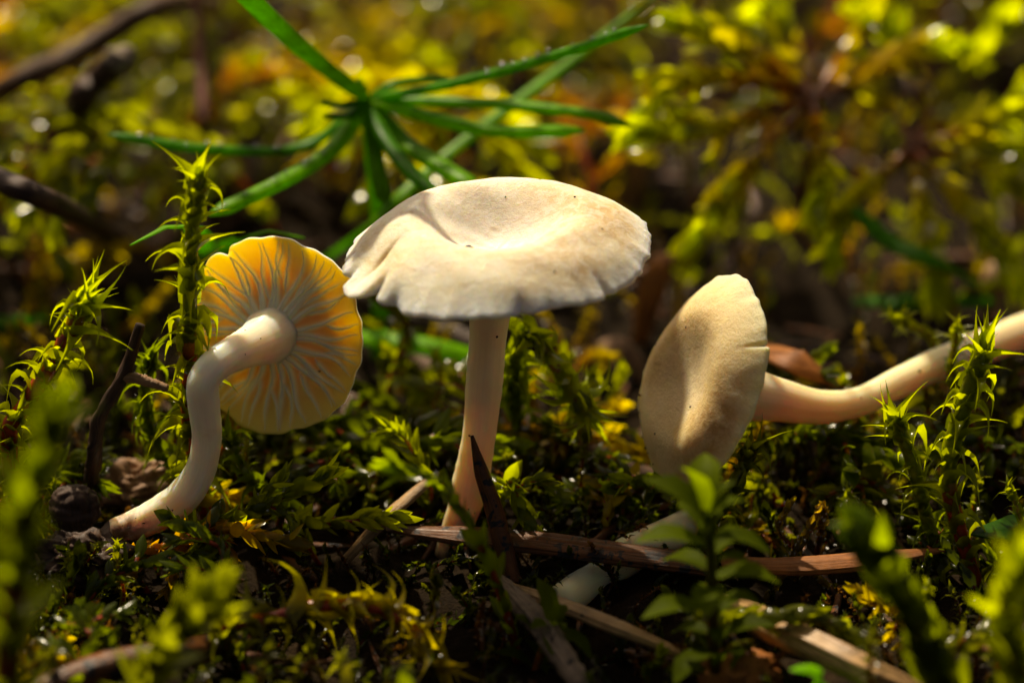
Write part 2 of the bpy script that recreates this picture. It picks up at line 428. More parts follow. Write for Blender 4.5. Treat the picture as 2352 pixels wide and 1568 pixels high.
def gill_crest(g, R, under, rz, seed):
    n = 16; s = np.linspace(g.s0, g.s1 - .01, n); r_ = np.random.default_rng(seed); th = g.theta(s); q = np.linspace(0, 1, n)
    rad = np.stack([np.cos(th), np.sin(th), 0 * th], 1); tan = np.stack([-np.sin(th), np.cos(th), 0 * th], 1)
    zc = under(s, th) + rz(th) * s ** 3 - g.d(s)
    te = g.width * .22 * (.8 + .4 * r_.uniform(size=n)) * (1.15 - .75 * q); up = np.array([0, 0, 1.0])
    p = rad * (R(th) * s)[:, None] + up * zc[:, None] + tan * (.03 * r_.normal(size=n))[:, None]
    L = [p + up * .10 - tan * te[:, None] * 1.3, p - up * .03 - tan * te[:, None], p - up * .07, p - up * .03 + tan * te[:, None], p + up * .10 + tan * te[:, None] * 1.3]
    V = np.stack(L, 1).reshape(-1, 3)
    i = np.arange(n - 1)[:, None] * 5; j = np.arange(4)[None]
    return V, np.stack([i + j, i + j + 1, i + 5 + j + 1, i + 5 + j], -1).reshape(-1, 4)
def specks(pts, parent, size=.12):
    for p in pts:
        V = ICO1[0] * size * rng.uniform(.6, 1.3, 3) + np.asarray(p); part('speck', V, ICO1[1], M_speck, parent)

def mushroom(name, label, cap_c, zdir, xhint, Rfun, top, thick, rimz, stem_pts, stem_r, n_long, gill_depth, seed, gwave=.05, skin=None, stipe=None):
    t = thing(name, stem_pts[-1], label, 'mushroom', 'pale mushrooms growing in the moss')
    B = basis_from(zdir, xhint); cap_c = np.asarray(cap_c, float); r_ = np.random.default_rng(seed)
    under = lambda s, th: top(s, th) - thick(s)
    gills = []; Rm = Rfun(np.linspace(0, 6.28, 50)).mean()
    for g in range(n_long):
        th0 = 2 * math.pi * (g + r_.uniform(-.25, .25)) / n_long
        gills.append(Gill(th0, stem_r[1] * .75 / Rm, .965, gill_depth * r_.uniform(.85, 1.1), .21, gwave, seed * 100 + g))
        gills.append(Gill(th0 + math.pi / n_long + r_.uniform(-.03, .03), r_.uniform(.30, .58), .975, gill_depth * .75, .17, gwave * .6, seed * 100 + 50 + g, r_.choice([-1, 1]) * math.pi / n_long * .9))
    V, F, mi, ti = cap_mesh(Rfun, top, thick, rimz, stem_r[0] * .7, gills)
    cap = part('cap', V @ B.T + cap_c, F, [skin or M_cap, M_gill], t, ti, mi)
    for k, g in enumerate(gills):
        a, f = gill_crest(g, Rfun, under, rimz, seed * 1000 + k)
        part('gill', a @ B.T + cap_c, f, M_ridge, cap, origin=np.array(t.location) / MM)
    C = spline(stem_pts, 60); rr = interp_list(stem_r, 60)
    rr = rr * (1 + .03 * np.sin(np.linspace(0, 19, 60)) + .012 * rng.normal(size=60))
    V, F = tube(C, rr, 36)
    a = np.concatenate([np.tile(np.linspace(0, 2 * math.pi, 36, endpoint=False), 60), [0, 0]])
    lob = .022 * np.sin(a * 5 + 1) + .015 * np.sin(a * 9 + tube_t(60, 36) * 7) + .012 * np.sin(a * 14 - tube_t(60, 36) * 5)
    ctr = np.vstack([np.repeat(C, 36, 0), C[0], C[-1]]); V = ctr + (V - ctr) * (1 + lob)[:, None]
    tt = tube_t(60, 36); part('stem', V, F, stipe or M_stipey, t, np.stack([a / 6.283, tt, 0 * tt], 1))
    return t, cap, C, rr

# middle mushroom: broad cap seen from above, with a hollow, on an upright stem
def lerp(x, a, b): return np.clip((x - a) / (b - a), 0, 1)
def sm(x): return x * x * (3 - 2 * x)
def gdip(th, c, w): return np.exp(-((np.angle(np.exp(1j * (th - c)))) / w) ** 2)
def R_mid(th):
    th = np.asarray(th, float)
    r = 10.65 + smoothnoise(th, 3, [(2, .22), (3, .2), (5, .14)]) + smoothnoise(th, 4, [(11, .05), (17, .05), (23, .04), (29, .045), (41, .04), (67, .03)])
    c = math.radians
    r = r + .9 * gdip(th, c(205), .28) - 1.9 * gdip(th, c(216.5), .045) - .55 * gdip(th, c(196), .04) - .6 * gdip(th, c(228), .07) - .30 * gdip(th, c(280), .03) - .3 * gdip(th, c(318), .03) + .25 * gdip(th, c(350), .3)
    return r
def top_mid(s, th):
    z = 2.9 * sm(lerp(s, .05, .58)) - 2.75 * lerp(s, .53, 1.0) ** 1.7
    z = .15 + z + .25 * np.sin(th - .6) * np.exp(-((s - .55) / .25) ** 2)
    z = z + .30 * np.sin(2 * th + .8) * s ** 2
    z = z - .5 * gdip(th, math.radians(200), .25) * np.exp(-((s - .8) / .15) ** 2)
    z = z - .45 * gdip(th, math.radians(203) + .25 * (s - .8), .03) * np.exp(-((s - .78) / .09) ** 2)
    z = z + .03 * np.sin(13 * th + 9 * s) * s ** 4 + .035 * np.sin(7 * th - 23 * s)
    return z
def rz_mid(th): return -.35 + smoothnoise(th, 8, [(1, .1), (3, .2), (5, .12), (9, .05), (14, .04), (31, .03)]) - .5 * gdip(th, math.radians(205), .2)
c_mid = P(1141, 577, 0)
mid, mid_cap, mC, mR = mushroom('mushroom', 'pale cream mushroom with broad hollowed cap on upright stem, between the other two', c_mid, (-.045, -.03, 1), (1, 0, 0), R_mid, top_mid,
    lambda s: .30 + 1.7 * (1 - s) ** .9, rz_mid,
    [c_mid + np.array([-.2, .2, -.9]), P(1126, 700, 0), P(1118, 800, 0), P(1110, 900, -.3), P(1100, 1000, -.8), P(1084, 1090, -1), P(1066, 1165, -1), P(1040, 1230, -1.2), P(1025, 1275, -1.2)],
    np.array([2.0, 1.55, 1.38, 1.32, 1.28, 1.28, 1.3, 1.15, .9]), 30, 1.0, 11)
for a_, b_, r_ in ((-2.0, -1.35, .17), (-1.8, -1.5, .13)):
    V = ICO1[0] * np.array([r_ * 1.5, r_, r_ * .7]) + c_mid + np.array([a_, b_, float(top_mid(.22, np.array(3.7))) + .02])
    part('crumb', V, ICO1[1], M_speck, mid_cap, origin=np.array(mid.location) / MM)

# left mushroom: leaning, gill side towards the viewer, stem bent twice
def R_left(th):
    th = np.asarray(th, float)
    return 7.1 + smoothnoise(th, 21, [(2, .18), (3, .15), (5, .12), (8, .07), (15, .05), (27, .04)]) - .5 * gdip(th, 4.2, .05)
def top_left(s, th): return .25 + 1.1 * sm(lerp(s, 0, .5)) - 1.5 * lerp(s, .45, 1.0) ** 2 + .15 * np.sin(3 * th) * s ** 2 + .06 * np.sin(9 * th + 1) * s ** 3
def rz_left(th): return smoothnoise(th, 25, [(2, .25), (4, .2), (7, .12), (12, .07)])
n_left = np.array([.20, .90, -.26]); n_left /= np.linalg.norm(n_left); c_left = P(628, 766, 3.2)
left, left_cap, lC, lR = mushroom('mushroom', 'pale mushroom showing golden gills under its tilted cap, stem bent twice', c_left, n_left, (1, 0, 0), R_left, top_left,
    lambda s: .40 + 1.2 * (1 - s) ** 1.5, rz_left,
    [c_left - n_left * .9, c_left - n_left * 1.7, c_left - n_left * 2.6 + np.array([-.2, 0, -.2]), P(556, 803, -1.6), P(502, 832, -3.6), P(467, 876, -4.6), P(468, 935, -4.3), P(474, 1005, -4), P(458, 1085, -4), P(410, 1150, -4), P(335, 1195, -4.2), P(262, 1222, -4.6)],
    np.array([2.0, 1.55, 1.36, 1.22, 1.12, 1.12, 1.08, 1.08, 1.18, 1.28, 1.2, .95]), 26, .58, 31, .07, skin=M_capl, stipe=M_stipe)

# right mushroom: cap on edge facing left, long stem lying to the right
def R_right(th):
    th = np.asarray(th, float)
    return 8.0 + smoothnoise(th, 41, [(2, .15), (3, .2), (4, .14), (7, .09), (13, .06), (23, .05), (37, .03)]) - 1.9 * gdip(th, R_NOTCH, .06) - .6 * gdip(th, R_NOTCH2, .02) - .5 * gdip(th, R_NOTCH + .5, .12)
R_NOTCH, R_NOTCH2 = math.radians(178), math.radians(18)
def top_right(s, th):
    return .95 + .95 * np.sin(lerp(s, .0, .68) * math.pi / 2) ** 2 + .10 * np.sin(5 * th + 1.0) * s ** 2 * (1 - s) * 4 - 1.9 * lerp(s, .55, 1.0) ** 1.8 + .3 * np.sin(2 * th + .4) * s ** 2 + .03 * np.sin(19 * th) * s ** 4
def rz_right(th): return smoothnoise(th, 45, [(1, .2), (2, .3), (3, .15), (5, .08)])
toc = -FWD
n_right = toc * .43 + np.array([-1, 0, 0]) * .84 + UPV * .21
c_right = P(1612, 880, 0)
right, right_cap, rC, rR = mushroom('mushroom', 'pale tan mushroom with cap turned on edge and long stem lying along the moss', c_right, n_right, (1, -.3, 0), R_right, top_right,
    lambda s: .35 + 1.5 * (1 - s) ** 1.0, rz_right,
    [c_right - n_right / np.linalg.norm(n_right) * .8, c_right - n_right / np.linalg.norm(n_right) * 3.0, P(1790, 918, 3.5), P(1880, 934, 4.5), P(1975, 922, 6), P(2060, 880, 8.5), P(2160, 833, 12), P(2260, 795, 16), P(2380, 752, 21), G(2520, 728, 6), G(2640, 720, 0)],
    np.array([2.4, 1.6, 1.15, 1.15, 1.2, 1.35, 1.5, 1.55, 1.55, 1.5, 1.2]), 26, .9, 51, skin=M_capt)

# grit and dirt stuck to the mushrooms
rgrit = np.random.default_rng(5150)
def stem_specks(t, C, rr, ks, size=.09):
    T, _, _ = frames(C)
    for k in ks:
        d = -FWD + RGT * rgrit.uniform(-.7, .7) + UPV * rgrit.uniform(-.3, .5); d = d - T[k] * d.dot(T[k]); d /= np.linalg.norm(d)
        V = ICO1[0] * size * rgrit.uniform(.35, 1.4, 3) + C[k] + d * rr[k] * 1.0
        part('speck', V, ICO1[1], M_speck, t)
stem_specks(left, lC, lR, (9, 10, 13, 47, 50, 53, 54, 56, 57))
stem_specks(mid, mC, mR, (13, 33, 47, 52, 54))
stem_specks(right, rC, rR, (13, 19, 27), .1)
def cap_specks(t, c, n, R, top, rz, xh, spots, size=.10):
    B = basis_from(n, xh)
    for s_, a_ in spots:
        a = np.array([math.radians(a_)]); p = np.array([R(a)[0] * s_ * math.cos(a[0]), R(a)[0] * s_ * math.sin(a[0]), float(top(s_, a)[0] + rz(a)[0] * s_ ** 3)])
        V = ICO1[0] * size * rgrit.uniform(.5, 1.6, 3) * np.array([1, 1, .6]); part('speck', (V + p) @ B.T + c, ICO1[1], M_speck, t)
cap_specks(right, c_right, n_right, R_right, top_right, rz_right, (1, -.3, 0), [(.85, 120), (.8, 200), (.88, 215), (.9, 222), (.86, 230), (.92, 236), (.7, 190), (.6, 240), (.75, 150), (.5, 100), (.3, 300)])
cap_specks(mid, c_mid, (-.045, -.03, 1), R_mid, top_mid, rz_mid, (1, 0, 0), [(.62, 60), (.7, 95), (.8, 300), (.55, 20), (.72, 345), (.4, 80)], .08)
cap_specks(left, c_left, n_left, R_left, lambda s_, th: top_left(s_, th) - (.45 + 1.2 * (1 - s_) ** 1.5), rz_left, (1, 0, 0), [(.35, 120), (.6, 40), (.3, 200)], .08)

# ------------------------------------------------------------------ moss
def leaf_proto(path, width, fold, nseg=None, teeth=0.0):
    """leaf in shoot axes: x out from the stem, y round it, z up the stem; unit length"""
    path = np.asarray(path, float)
    k = nseg or len(path)
    pt = spline(np.stack([path[:, 0], 0 * path[:, 0], path[:, 1]], 1), k)
    wd = np.interp(np.linspace(0, 1, k), np.linspace(0, 1, len(width)), width)
    T = np.gradient(pt, axis=0); T /= np.linalg.norm(T, axis=1)[:, None]
    Nn = np.stack([T[:, 2], 0 * T[:, 0], -T[:, 0]], 1)             # outer side of the leaf
    V = []
    for i in range(k):
        for a in (-1, -.5, 0, .5, 1):
            ww = wd[i] * (1 + teeth * ((i % 2) * 2 - 1) * (abs(a) == 1))
            V.append(pt[i] + np.array([0, a * ww, 0]) - Nn[i] * fold * ww * a * a)
    V = np.array(V); i = np.arange(k - 1)[:, None] * 5; j = np.arange(4)[None]
    return V, np.stack([i + j, i + j + 1, i + 5 + j + 1, i + 5 + j], -1).reshape(-1, 4)
def leaf_small(path, width, fold):
    path = np.asarray(path, float); k = len(path); V = []
    for i in range(k):
        for a in (-1, 0, 1):
            V.append([path[i][0] - fold * width[i] * abs(a), a * width[i], path[i][1]])
    V = np.array(V); i = np.arange(k - 1)[:, None] * 3; j = np.arange(2)[None]
    return V, np.stack([i + j, i + j + 1, i + 3 + j + 1, i + 3 + j], -1).reshape(-1, 4)
SPINE = leaf_proto([(0, 0), (.07, .24), (.20, .45), (.46, .55), (.76, .46), (1.0, .24)], [.28, .29, .15, .055, .022, .004], 1.0, 9)
SPINE2 = leaf_proto([(0, 0), (.12, .25), (.32, .48), (.58, .66), (.85, .80), (1.1, .88)], [.28, .26, .13, .05, .02, .004], .9, 9)
SPINE3 = leaf_proto([(0, 0), (.09, .25), (.32, .40), (.56, .20), (.66, -.08), (.70, -.38)], [.28, .31, .17, .065, .024, .004], 1.0, 9)
OVATE = leaf_proto([(0, 0), (.14, .22), (.27, .48), (.38, .75), (.46, 1.0)], [.14, .27, .29, .19, .01], .45, 9, .04)
BUDLEAF = leaf_proto([(0, 0), (.16, .3), (.17, .62), (.08, .95)], [.26, .36, .26, .01], .8, 7)
S_SPINE = leaf_small([(0, 0), (.15, .3), (.42, .48), (.9, .42)], [.26, .26, .10, .008], .5)
S_OVATE = leaf_small([(0, 0), (.2, .35), (.33, .7), (.36, 1.0)], [.16, .30, .22, .01], .35)
SPREAD = leaf_proto([(0, 0), (.28, .14), (.60, .20), (1.0, .10)], [.08, .22, .24, .012], .25, 9, .03)
HERO = {}
for nm, pr in (('spine', SPINE), ('spine2', SPINE2), ('spine3', SPINE3), ('ovate', OVATE), ('bud', BUDLEAF), ('spread', SPREAD)):
    HERO[nm] = make_mesh('leaf_' + nm, pr[0], pr[1], M_leaf if nm != 'spread' else M_leafd)

C_LIME = np.array([.190, .225, .008]); C_GREEN = np.array([.078, .108, .005]); C_OLIVE = np.array([.092, .104, .008])
C_ORANGE = np.array([.26, .10, .010]); C_RED = np.array([.22, .030, .008]); C_DARK = np.array([.03, .05, .006]); C_RUST = np.array([.17, .045, .006]); C_GOLD = np.array([.25, .20, .009]); C_BROWN = np.array([.10, .045, .012])
def tint_mix(a, b, t): return np.asarray(a) * (1 - np.asarray(t)[..., None]) + np.asarray(b) * np.asarray(t)[..., None]

def stem_geo(C, r0, r1, cols, seg=8):
    n = len(C); V, F = tube(C, np.linspace(r0, r1, n), seg)
    return V, F, interp_list(cols, n)[np.clip((tube_t(n, seg) * (n - 1)).round().astype(int), 0, n - 1)]
def shoot_xforms(C, n, length, r0, start=.05, tip_cluster=6, jitter=.25, out=1.0, two_rows=None):
    """positions and matrices for n leaves along the curve, tip cluster last"""
    T, N, B = frames(C); m = len(C)
    t = np.concatenate([np.linspace(start, .97, n), np.linspace(.95, 1.0, tip_cluster)])
    idx = np.clip((t * (m - 1)).astype(int), 0, m - 1); k = len(t)
    ang = np.arange(k) * 2.3999 + rng.normal(0, jitter, k)
    if two_rows is not None:
        ang = two_rows + (np.arange(k) % 2) * math.pi + rng.normal(0, .35, k)
    rad = np.cos(ang)[:, None] * N[idx] + np.sin(ang)[:, None] * B[idx]
    ax = T[idx]
    tilt = rng.normal(0, .28, k); tilt[-tip_cluster:] += np.linspace(-.1, -.75, tip_cluster)
    rad2 = rad * np.cos(tilt)[:, None] - ax * np.sin(tilt)[:, None]; ax2 = ax * np.cos(tilt)[:, None] + rad * np.sin(tilt)[:, None]
    tan = np.cross(ax2, rad2)
    L = length * rng.uniform(.5, 1.25, k); L[:max(1, n // 8)] *= .8
    M = np.stack([rad2 * out, tan, ax2], 2) * L[:, None, None]
    frac = t * (m - 1); i0 = np.clip(frac.astype(int), 0, m - 2); f = (frac - i0)[:, None]
    pos = C[i0] * (1 - f) + C[i0 + 1] * f + rad * r0 * .8
    return M, pos, t
def leaf_objects(root, M, pos, cols, protos):
    org = np.array(root.location) / MM
    for k in range(len(M)):
        me = HERO[protos[k]] if isinstance(protos, list) else HERO[protos]
        o = bpy.data.objects.new('leaf', me); COL.objects.link(o); o.parent = root
        Mx = np.eye(4); Mx[:3, :3] = M[k]; Mx[:3, 3] = (pos[k] - org) * MM
        o.matrix_local = Matrix(Mx.tolist()); o.color = (*cols[k], 1)
def dew_on(root, pos, size=(.10, .22), keep=.5, name='dew_drop'):
    org = np.array(root.location) / MM
    sel = [p for p in pos if rng.uniform() < keep]
    if not sel: return
    Ms = np.array([np.eye(3) * rng.uniform(*size) for _ in sel]); T = np.array(sel)
    V, F, _ = scatter(ICO1[0], ICO1[1], Ms, T)
    o = part('dew', V, F, M_dew, root); o['kind'] = 'stuff'
def ground_end(p, back=1.0):
    p = np.asarray(p, float); q = p + np.array([rng.normal(0, .8), back, 0]); q[2] = ground_z(q[0], q[1]) - .6; return q
def spiny_shoot(label, pts, length=2.3, dens=2.4, r=(.42, .28), green_from=.6, cols=None, red=.9, name='moss_shoot', group='spiny moss shoots', base_back=None, kinds=('spine', 'spine3', 'spine2'), tipn=10, dew=.5, stem_cols=None):
    pts = [np.asarray(p, float) for p in pts]
    if base_back is not None: pts = [ground_end(pts[0], base_back)] + pts
    C = spline(pts, 40); L = np.linalg.norm(np.diff(C, axis=0), axis=1).sum()
    root = thing(name, C[0], label, 'moss', group)
    red_c = C_RED * red; grn = C_LIME * .9
    sc_ = stem_cols if stem_cols is not None else [red_c] * int(round(green_from * 10)) + [grn] * max(1, 10 - int(round(green_from * 10)))
    V, F, tt = stem_geo(C, r[0], r[1], sc_); part('stem', V, F, M_stem, root, tt)
    M, pos, t = shoot_xforms(C, max(8, int(L * dens)), length, r[1] * .8, .06, tipn)
    c0, c1 = cols or (C_OLIVE * 1.1, C_LIME)
    cc = tint_mix(c0, c1, np.clip(t * 1.1 - .1, 0, 1)) * rng.uniform(.75, 1.25, (len(t), 1))
    n = len(t); pk = [kinds[0] if q < .5 else (kinds[1] if q < .75 else kinds[2]) for q in rng.uniform(size=n)]
    for k in range(1, tipn): pk[-k] = 'spine2'
    leaf_objects(root, M, pos, cc, pk)
    if dew: dew_on(root, pos[n // 2:] + rng.normal(0, .25, (n - n // 2, 3)), (.06, .13), dew)
    return root, C
def feather_shoot(label, pts, length=1.7, dens=4.0, r=(.28, .14), cols=None, stem_cols=None, group='feathery moss fronds', two_rows=None, base_back=None, name='moss_frond', proto='ovate', dew=.5, branches=(), out=1.0):
    pts = [np.asarray(p, float) for p in pts]
    if base_back is not None: pts = [ground_end(pts[0], base_back)] + pts
    C = spline(pts, 36); root = thing(name, C[0], label, 'moss', group)
    segs = [(C, r, length)]
    for bp in branches: segs.append((spline(bp, 16), (r[1], r[1] * .6), length * .8))
    for k, (Cc, rr, ll) in enumerate(segs):
        L = np.linalg.norm(np.diff(Cc, axis=0), axis=1).sum()
        V, F, tt = stem_geo(Cc, rr[0], rr[1], stem_cols or [C_RED, C_RED, C_RED * .9, C_ORANGE * .9, C_LIME])
        part('stem' if k == 0 else 'branch', V, F, M_stem, root, tt)
        M, pos, t = shoot_xforms(Cc, max(7, int(L * dens)), ll, rr[1], .10, 5, two_rows=two_rows, out=out)
        c0, c1 = cols or (C_OLIVE, C_LIME)
        cc = tint_mix(c0, c1, t) * rng.uniform(.7, 1.3, (len(t), 1))
        leaf_objects(root, M, pos, cc, proto)
        if dew: dew_on(root, pos + rng.normal(0, .2, pos.shape), (.06, .16), dew)
    return root

# --- shoots that stand sharp among the mushrooms
spiny_shoot('tall translucent spiny moss shoot standing in front of the gilled cap edge', [P(437, 1000, 0), P(436, 850, -1.2), P(436, 720, -1.8), P(437, 600, -2), P(445, 480, -2), P(455, 405, -2)], 2.7, 2.6, (.58, .50), .6, red=1.6, base_back=2)
spiny_shoot('leaning spiny moss shoot with red stem and bristly star-shaped tip', [P(20, 1010, -3), P(60, 930, -3), P(110, 850, -2.6), P(160, 765, -2.2), P(190, 700, -2.0)], 2.7, 3.0, (.66, .60), .97, red=1.5, base_back=2, tipn=14)
spiny_shoot('dark green drooping spiny moss shoot beside the upright mushroom stem', [P(1190, 1010, 10), P(1180, 850, 9), P(1200, 775, 8), P(1235, 785, 6.5), P(1272, 835, 5.5), P(1312, 890, 5), P(1335, 925, 4.5)], 2.9, 2.8, (.45, .5), .2, cols=(C_GREEN * 1.1, C_LIME * 1.1), tipn=16, stem_cols=[C_GREEN] * 6 + [C_ORANGE * 1.2] * 2)
spiny_shoot('bright lime spiny moss shoot rising in front of the long mushroom stem', [P(2255, 1370, -6), P(2205, 1220, -5), P(2178, 1100, -4), P(2195, 990, -3.4), P(2228, 890, -3), P(2258, 805, -2.8)], 2.4, 2.2, (.46, .72), .5, red=1.4, base_back=1, kinds=('spine3', 'spine', 'spine2'))
spiny_shoot('short green spiny moss shoot beside the lime one, tip bristling', [P(2150, 1260, -3), P(2120, 1160, -3), P(2095, 1060, -3), P(2062, 975, -2.8)], 2.5, 2.2, (.5, .5), .1, base_back=1, cols=(C_GREEN, C_LIME * .8))
spiny_shoot('green spiny moss shoot pressed against the lower edge of the tan cap', [P(1600, 1260, -4), P(1650, 1170, -4), P(1690, 1110, -3.4), P(1715, 1050, -3)], 2.4, 2.6, (.6, .5), .1, base_back=1, cols=(C_GREEN * .8, C_OLIVE))
spiny_shoot('arched spiny moss shoot lying low with orange stem and claw-like leaves', [P(520, 1445, -20), P(620, 1420, -18.5), P(720, 1392, -17.5), P(840, 1390, -17.5), P(920, 1420, -18), P(985, 1490, -20)], 3.0, 2.4, (.42, .5), .95, base_back=1, cols=(C_OLIVE, C_GOLD * .8), kinds=('spine', 'spine2', 'spine'), red=1.3)
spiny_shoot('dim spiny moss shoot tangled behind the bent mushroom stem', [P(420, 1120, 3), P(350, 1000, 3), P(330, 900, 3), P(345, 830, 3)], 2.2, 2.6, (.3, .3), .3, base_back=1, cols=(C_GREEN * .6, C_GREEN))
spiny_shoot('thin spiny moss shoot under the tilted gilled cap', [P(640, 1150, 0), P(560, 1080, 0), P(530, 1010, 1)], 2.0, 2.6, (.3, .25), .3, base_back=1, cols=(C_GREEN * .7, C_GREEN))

feather_shoot('golden feathery moss frond tip pointing up beside the bent stem base', [P(430, 1235, -5), P(520, 1200, -5), P(610, 1160, -5), P(690, 1120, -5), P(745, 1090, -5)], 1.9, 3.4, base_back=1, branches=[[P(610, 1160, -5), P(660, 1185, -5.5), P(675, 1225, -6)], [P(550, 1190, -5), P(600, 1140, -4.6), P(640, 1105, -4.5)]])
feather_shoot('orange-stemmed moss frond lying over the bent stem base', [P(300, 1290, -7), P(390, 1250, -7.5), P(470, 1222, -7.5), P(560, 1220, -7.2), P(680, 1248, -6.8)], 1.7, 3.8, (.34, .2), cols=(C_ORANGE, C_GOLD), base_back=1, branches=[[P(380, 1250, -7.5), P(330, 1290, -8), P(290, 1330, -8)], [P(440, 1225, -7.5), P(410, 1290, -8), P(390, 1350, -8.2)], [P(500, 1220, -7.5), P(520, 1270, -8), P(500, 1320, -8)]])
feather_shoot('flat green moss sprig with broad leaves on a red stem', [P(690, 1215, -4), P(760, 1203, -4.4), P(840, 1193, -4.8), P(905, 1185, -5)], 2.0, 3.2, (.2, .12), cols=(C_OLIVE, C_OLIVE * 1.3), stem_cols=[C_RED, C_RED, C_RED], two_rows=1.4, base_back=1)
feather_shoot('small hanging moss sprig with bright leafy tip above the brown needle', [P(1165, 1110, -1), P(1185, 1130, -2), P(1198, 1165, -2.6), P(1215, 1205, -3)], 1.7, 4.5, (.16, .1), cols=(C_OLIVE, C_LIME), base_back=2, branches=[[P(1185, 1120, -2), P(1230, 1105, -2), P(1280, 1130, -2)]])
feather_shoot('pale leafy moss sprig standing left of the upright stem', [P(990, 1130, 3), P(960, 1060, 3), P(925, 1000, 3), P(895, 985, 3)], 1.8, 3.2, (.2, .12), base_back=1, two_rows=.6)
feather_shoot('brown wiry moss frond set with beads of dew', [P(1890, 1165, -4), P(1850, 1230, -5), P(1800, 1310, -6), P(1755, 1400, -7), P(1735, 1490, -8)], 1.0, 7.0, (.22, .14), cols=(C_BROWN * 1.3, C_GOLD), stem_cols=[C_RED * .7, C_BROWN, C_GOLD * .6], base_back=2, dew=1.0, branches=[[P(1830, 1265, -5.4), P(1790, 1215, -5), P(1815, 1155, -4.6)], [P(1820, 1280, -5.6), P(1860, 1310, -6), P(1905, 1345, -6.3)]], proto='bud')

# --- shoots close to the lens, out of focus
fgk = dict(group='moss shoots close to the lens', name='moss_shoot')
feather_shoot('slender moss shoot with green hooked tip and red stalk near upright needle', [P(1190, 1520, -16), P(1165, 1410, -16), P(1120, 1290, -16), P(1070, 1190, -16), P(1010, 1110, -16), P(915, 1075, -16)], 2.0, 2.0, (.34, .2), cols=(C_GREEN * .8, C_GREEN * 1.4), stem_cols=[C_RED * .8, C_RED, C_RED, C_GREEN * 1.2, C_GREEN * 1.3], base_back=1, dew=.15, **fgk)
feather_shoot('dark upright moss shoot with broad drooping leaves below the tan cap', [P(1650, 1620, -22), P(1640, 1500, -22), P(1635, 1380, -22), P(1632, 1260, -22), P(1622, 1165, -22)], 3.9, 1.5, (.5, .3), proto='spread', cols=(C_GREEN * .7, C_GREEN * 1.1), stem_cols=[C_BROWN * .5, C_BROWN * .6, C_GREEN * .7], base_back=1, dew=0, **fgk)
feather_shoot('thick green moss column with red stem before the leaning bristly shoot', [P(20, 1600, -42), P(30, 1400, -42), P(50, 1220, -42), P(90, 1060, -42), P(140, 920, -42)], 2.6, 4.0, (.9, .6), cols=(C_OLIVE * .7, C_GREEN * 1.1), stem_cols=[C_RED * .7, C_RED * .8, C_RED * .7, C_GREEN], base_back=1, dew=.1, **fgk)
feather_shoot('smooth swollen green moss tip arching over the dry straw', [P(2190, 1640, -30), P(2140, 1500, -30), P(2090, 1390, -30), P(2040, 1300, -30), P(1992, 1235, -30)], 3.4, 3.6, (.7, .9), cols=(C_OLIVE * .8, C_GREEN * 1.5), stem_cols=[C_RED * .9, C_RED, C_GREEN, C_GREEN * 1.3], base_back=1, dew=.05, proto='bud', **fgk)
feather_shoot('knobbly green moss branch stretching level over the dry straw', [P(1640, 1440, -20), P(1740, 1420, -20), P(1850, 1415, -20), P(1930, 1440, -20), P(1985, 1500, -20)], 1.9, 4.0, (.3, .25), cols=(C_OLIVE, C_OLIVE * 1.2), base_back=1, dew=.3, proto='bud', **fgk)
feather_shoot('yellow-green moss shoot standing before the dark veined leaf', [P(2360, 1640, -34), P(2340, 1520, -34), P(2310, 1400, -34), P(2345, 1290, -34)], 3.0, 4.0, (.5, .4), cols=(C_OLIVE, C_LIME * .9), base_back=1, dew=.1, **fgk)
feather_shoot('low olive moss shoot leaning beside the arched orange-stemmed one', [P(330, 1640, -32), P(350, 1540, -32), P(420, 1440, -32), P(470, 1390, -32)], 3.0, 4.0, (.5, .4), cols=(C_OLIVE * .8, C_OLIVE * 1.2), base_back=1, dew=.05, **fgk)
feather_shoot('ragged green moss tip in front of the grey splintered stick', [P(1230, 1640, -18), P(1225, 1560, -18), P(1250, 1480, -18), P(1270, 1425, -18)], 2.8, 2.0, (.35, .25), proto='spread', cols=(C_GREEN * .6, C_GREEN), base_back=1, dew=0, **fgk)
feather_shoot('short rust and green moss tuft beside the dark upright shoot', [P(1570, 1560, -9), P(1580, 1480, -9), P(1590, 1420, -9)], 1.9, 4.0, (.3, .2), cols=(C_ORANGE, C_LIME), base_back=1, dew=.3, **fgk)

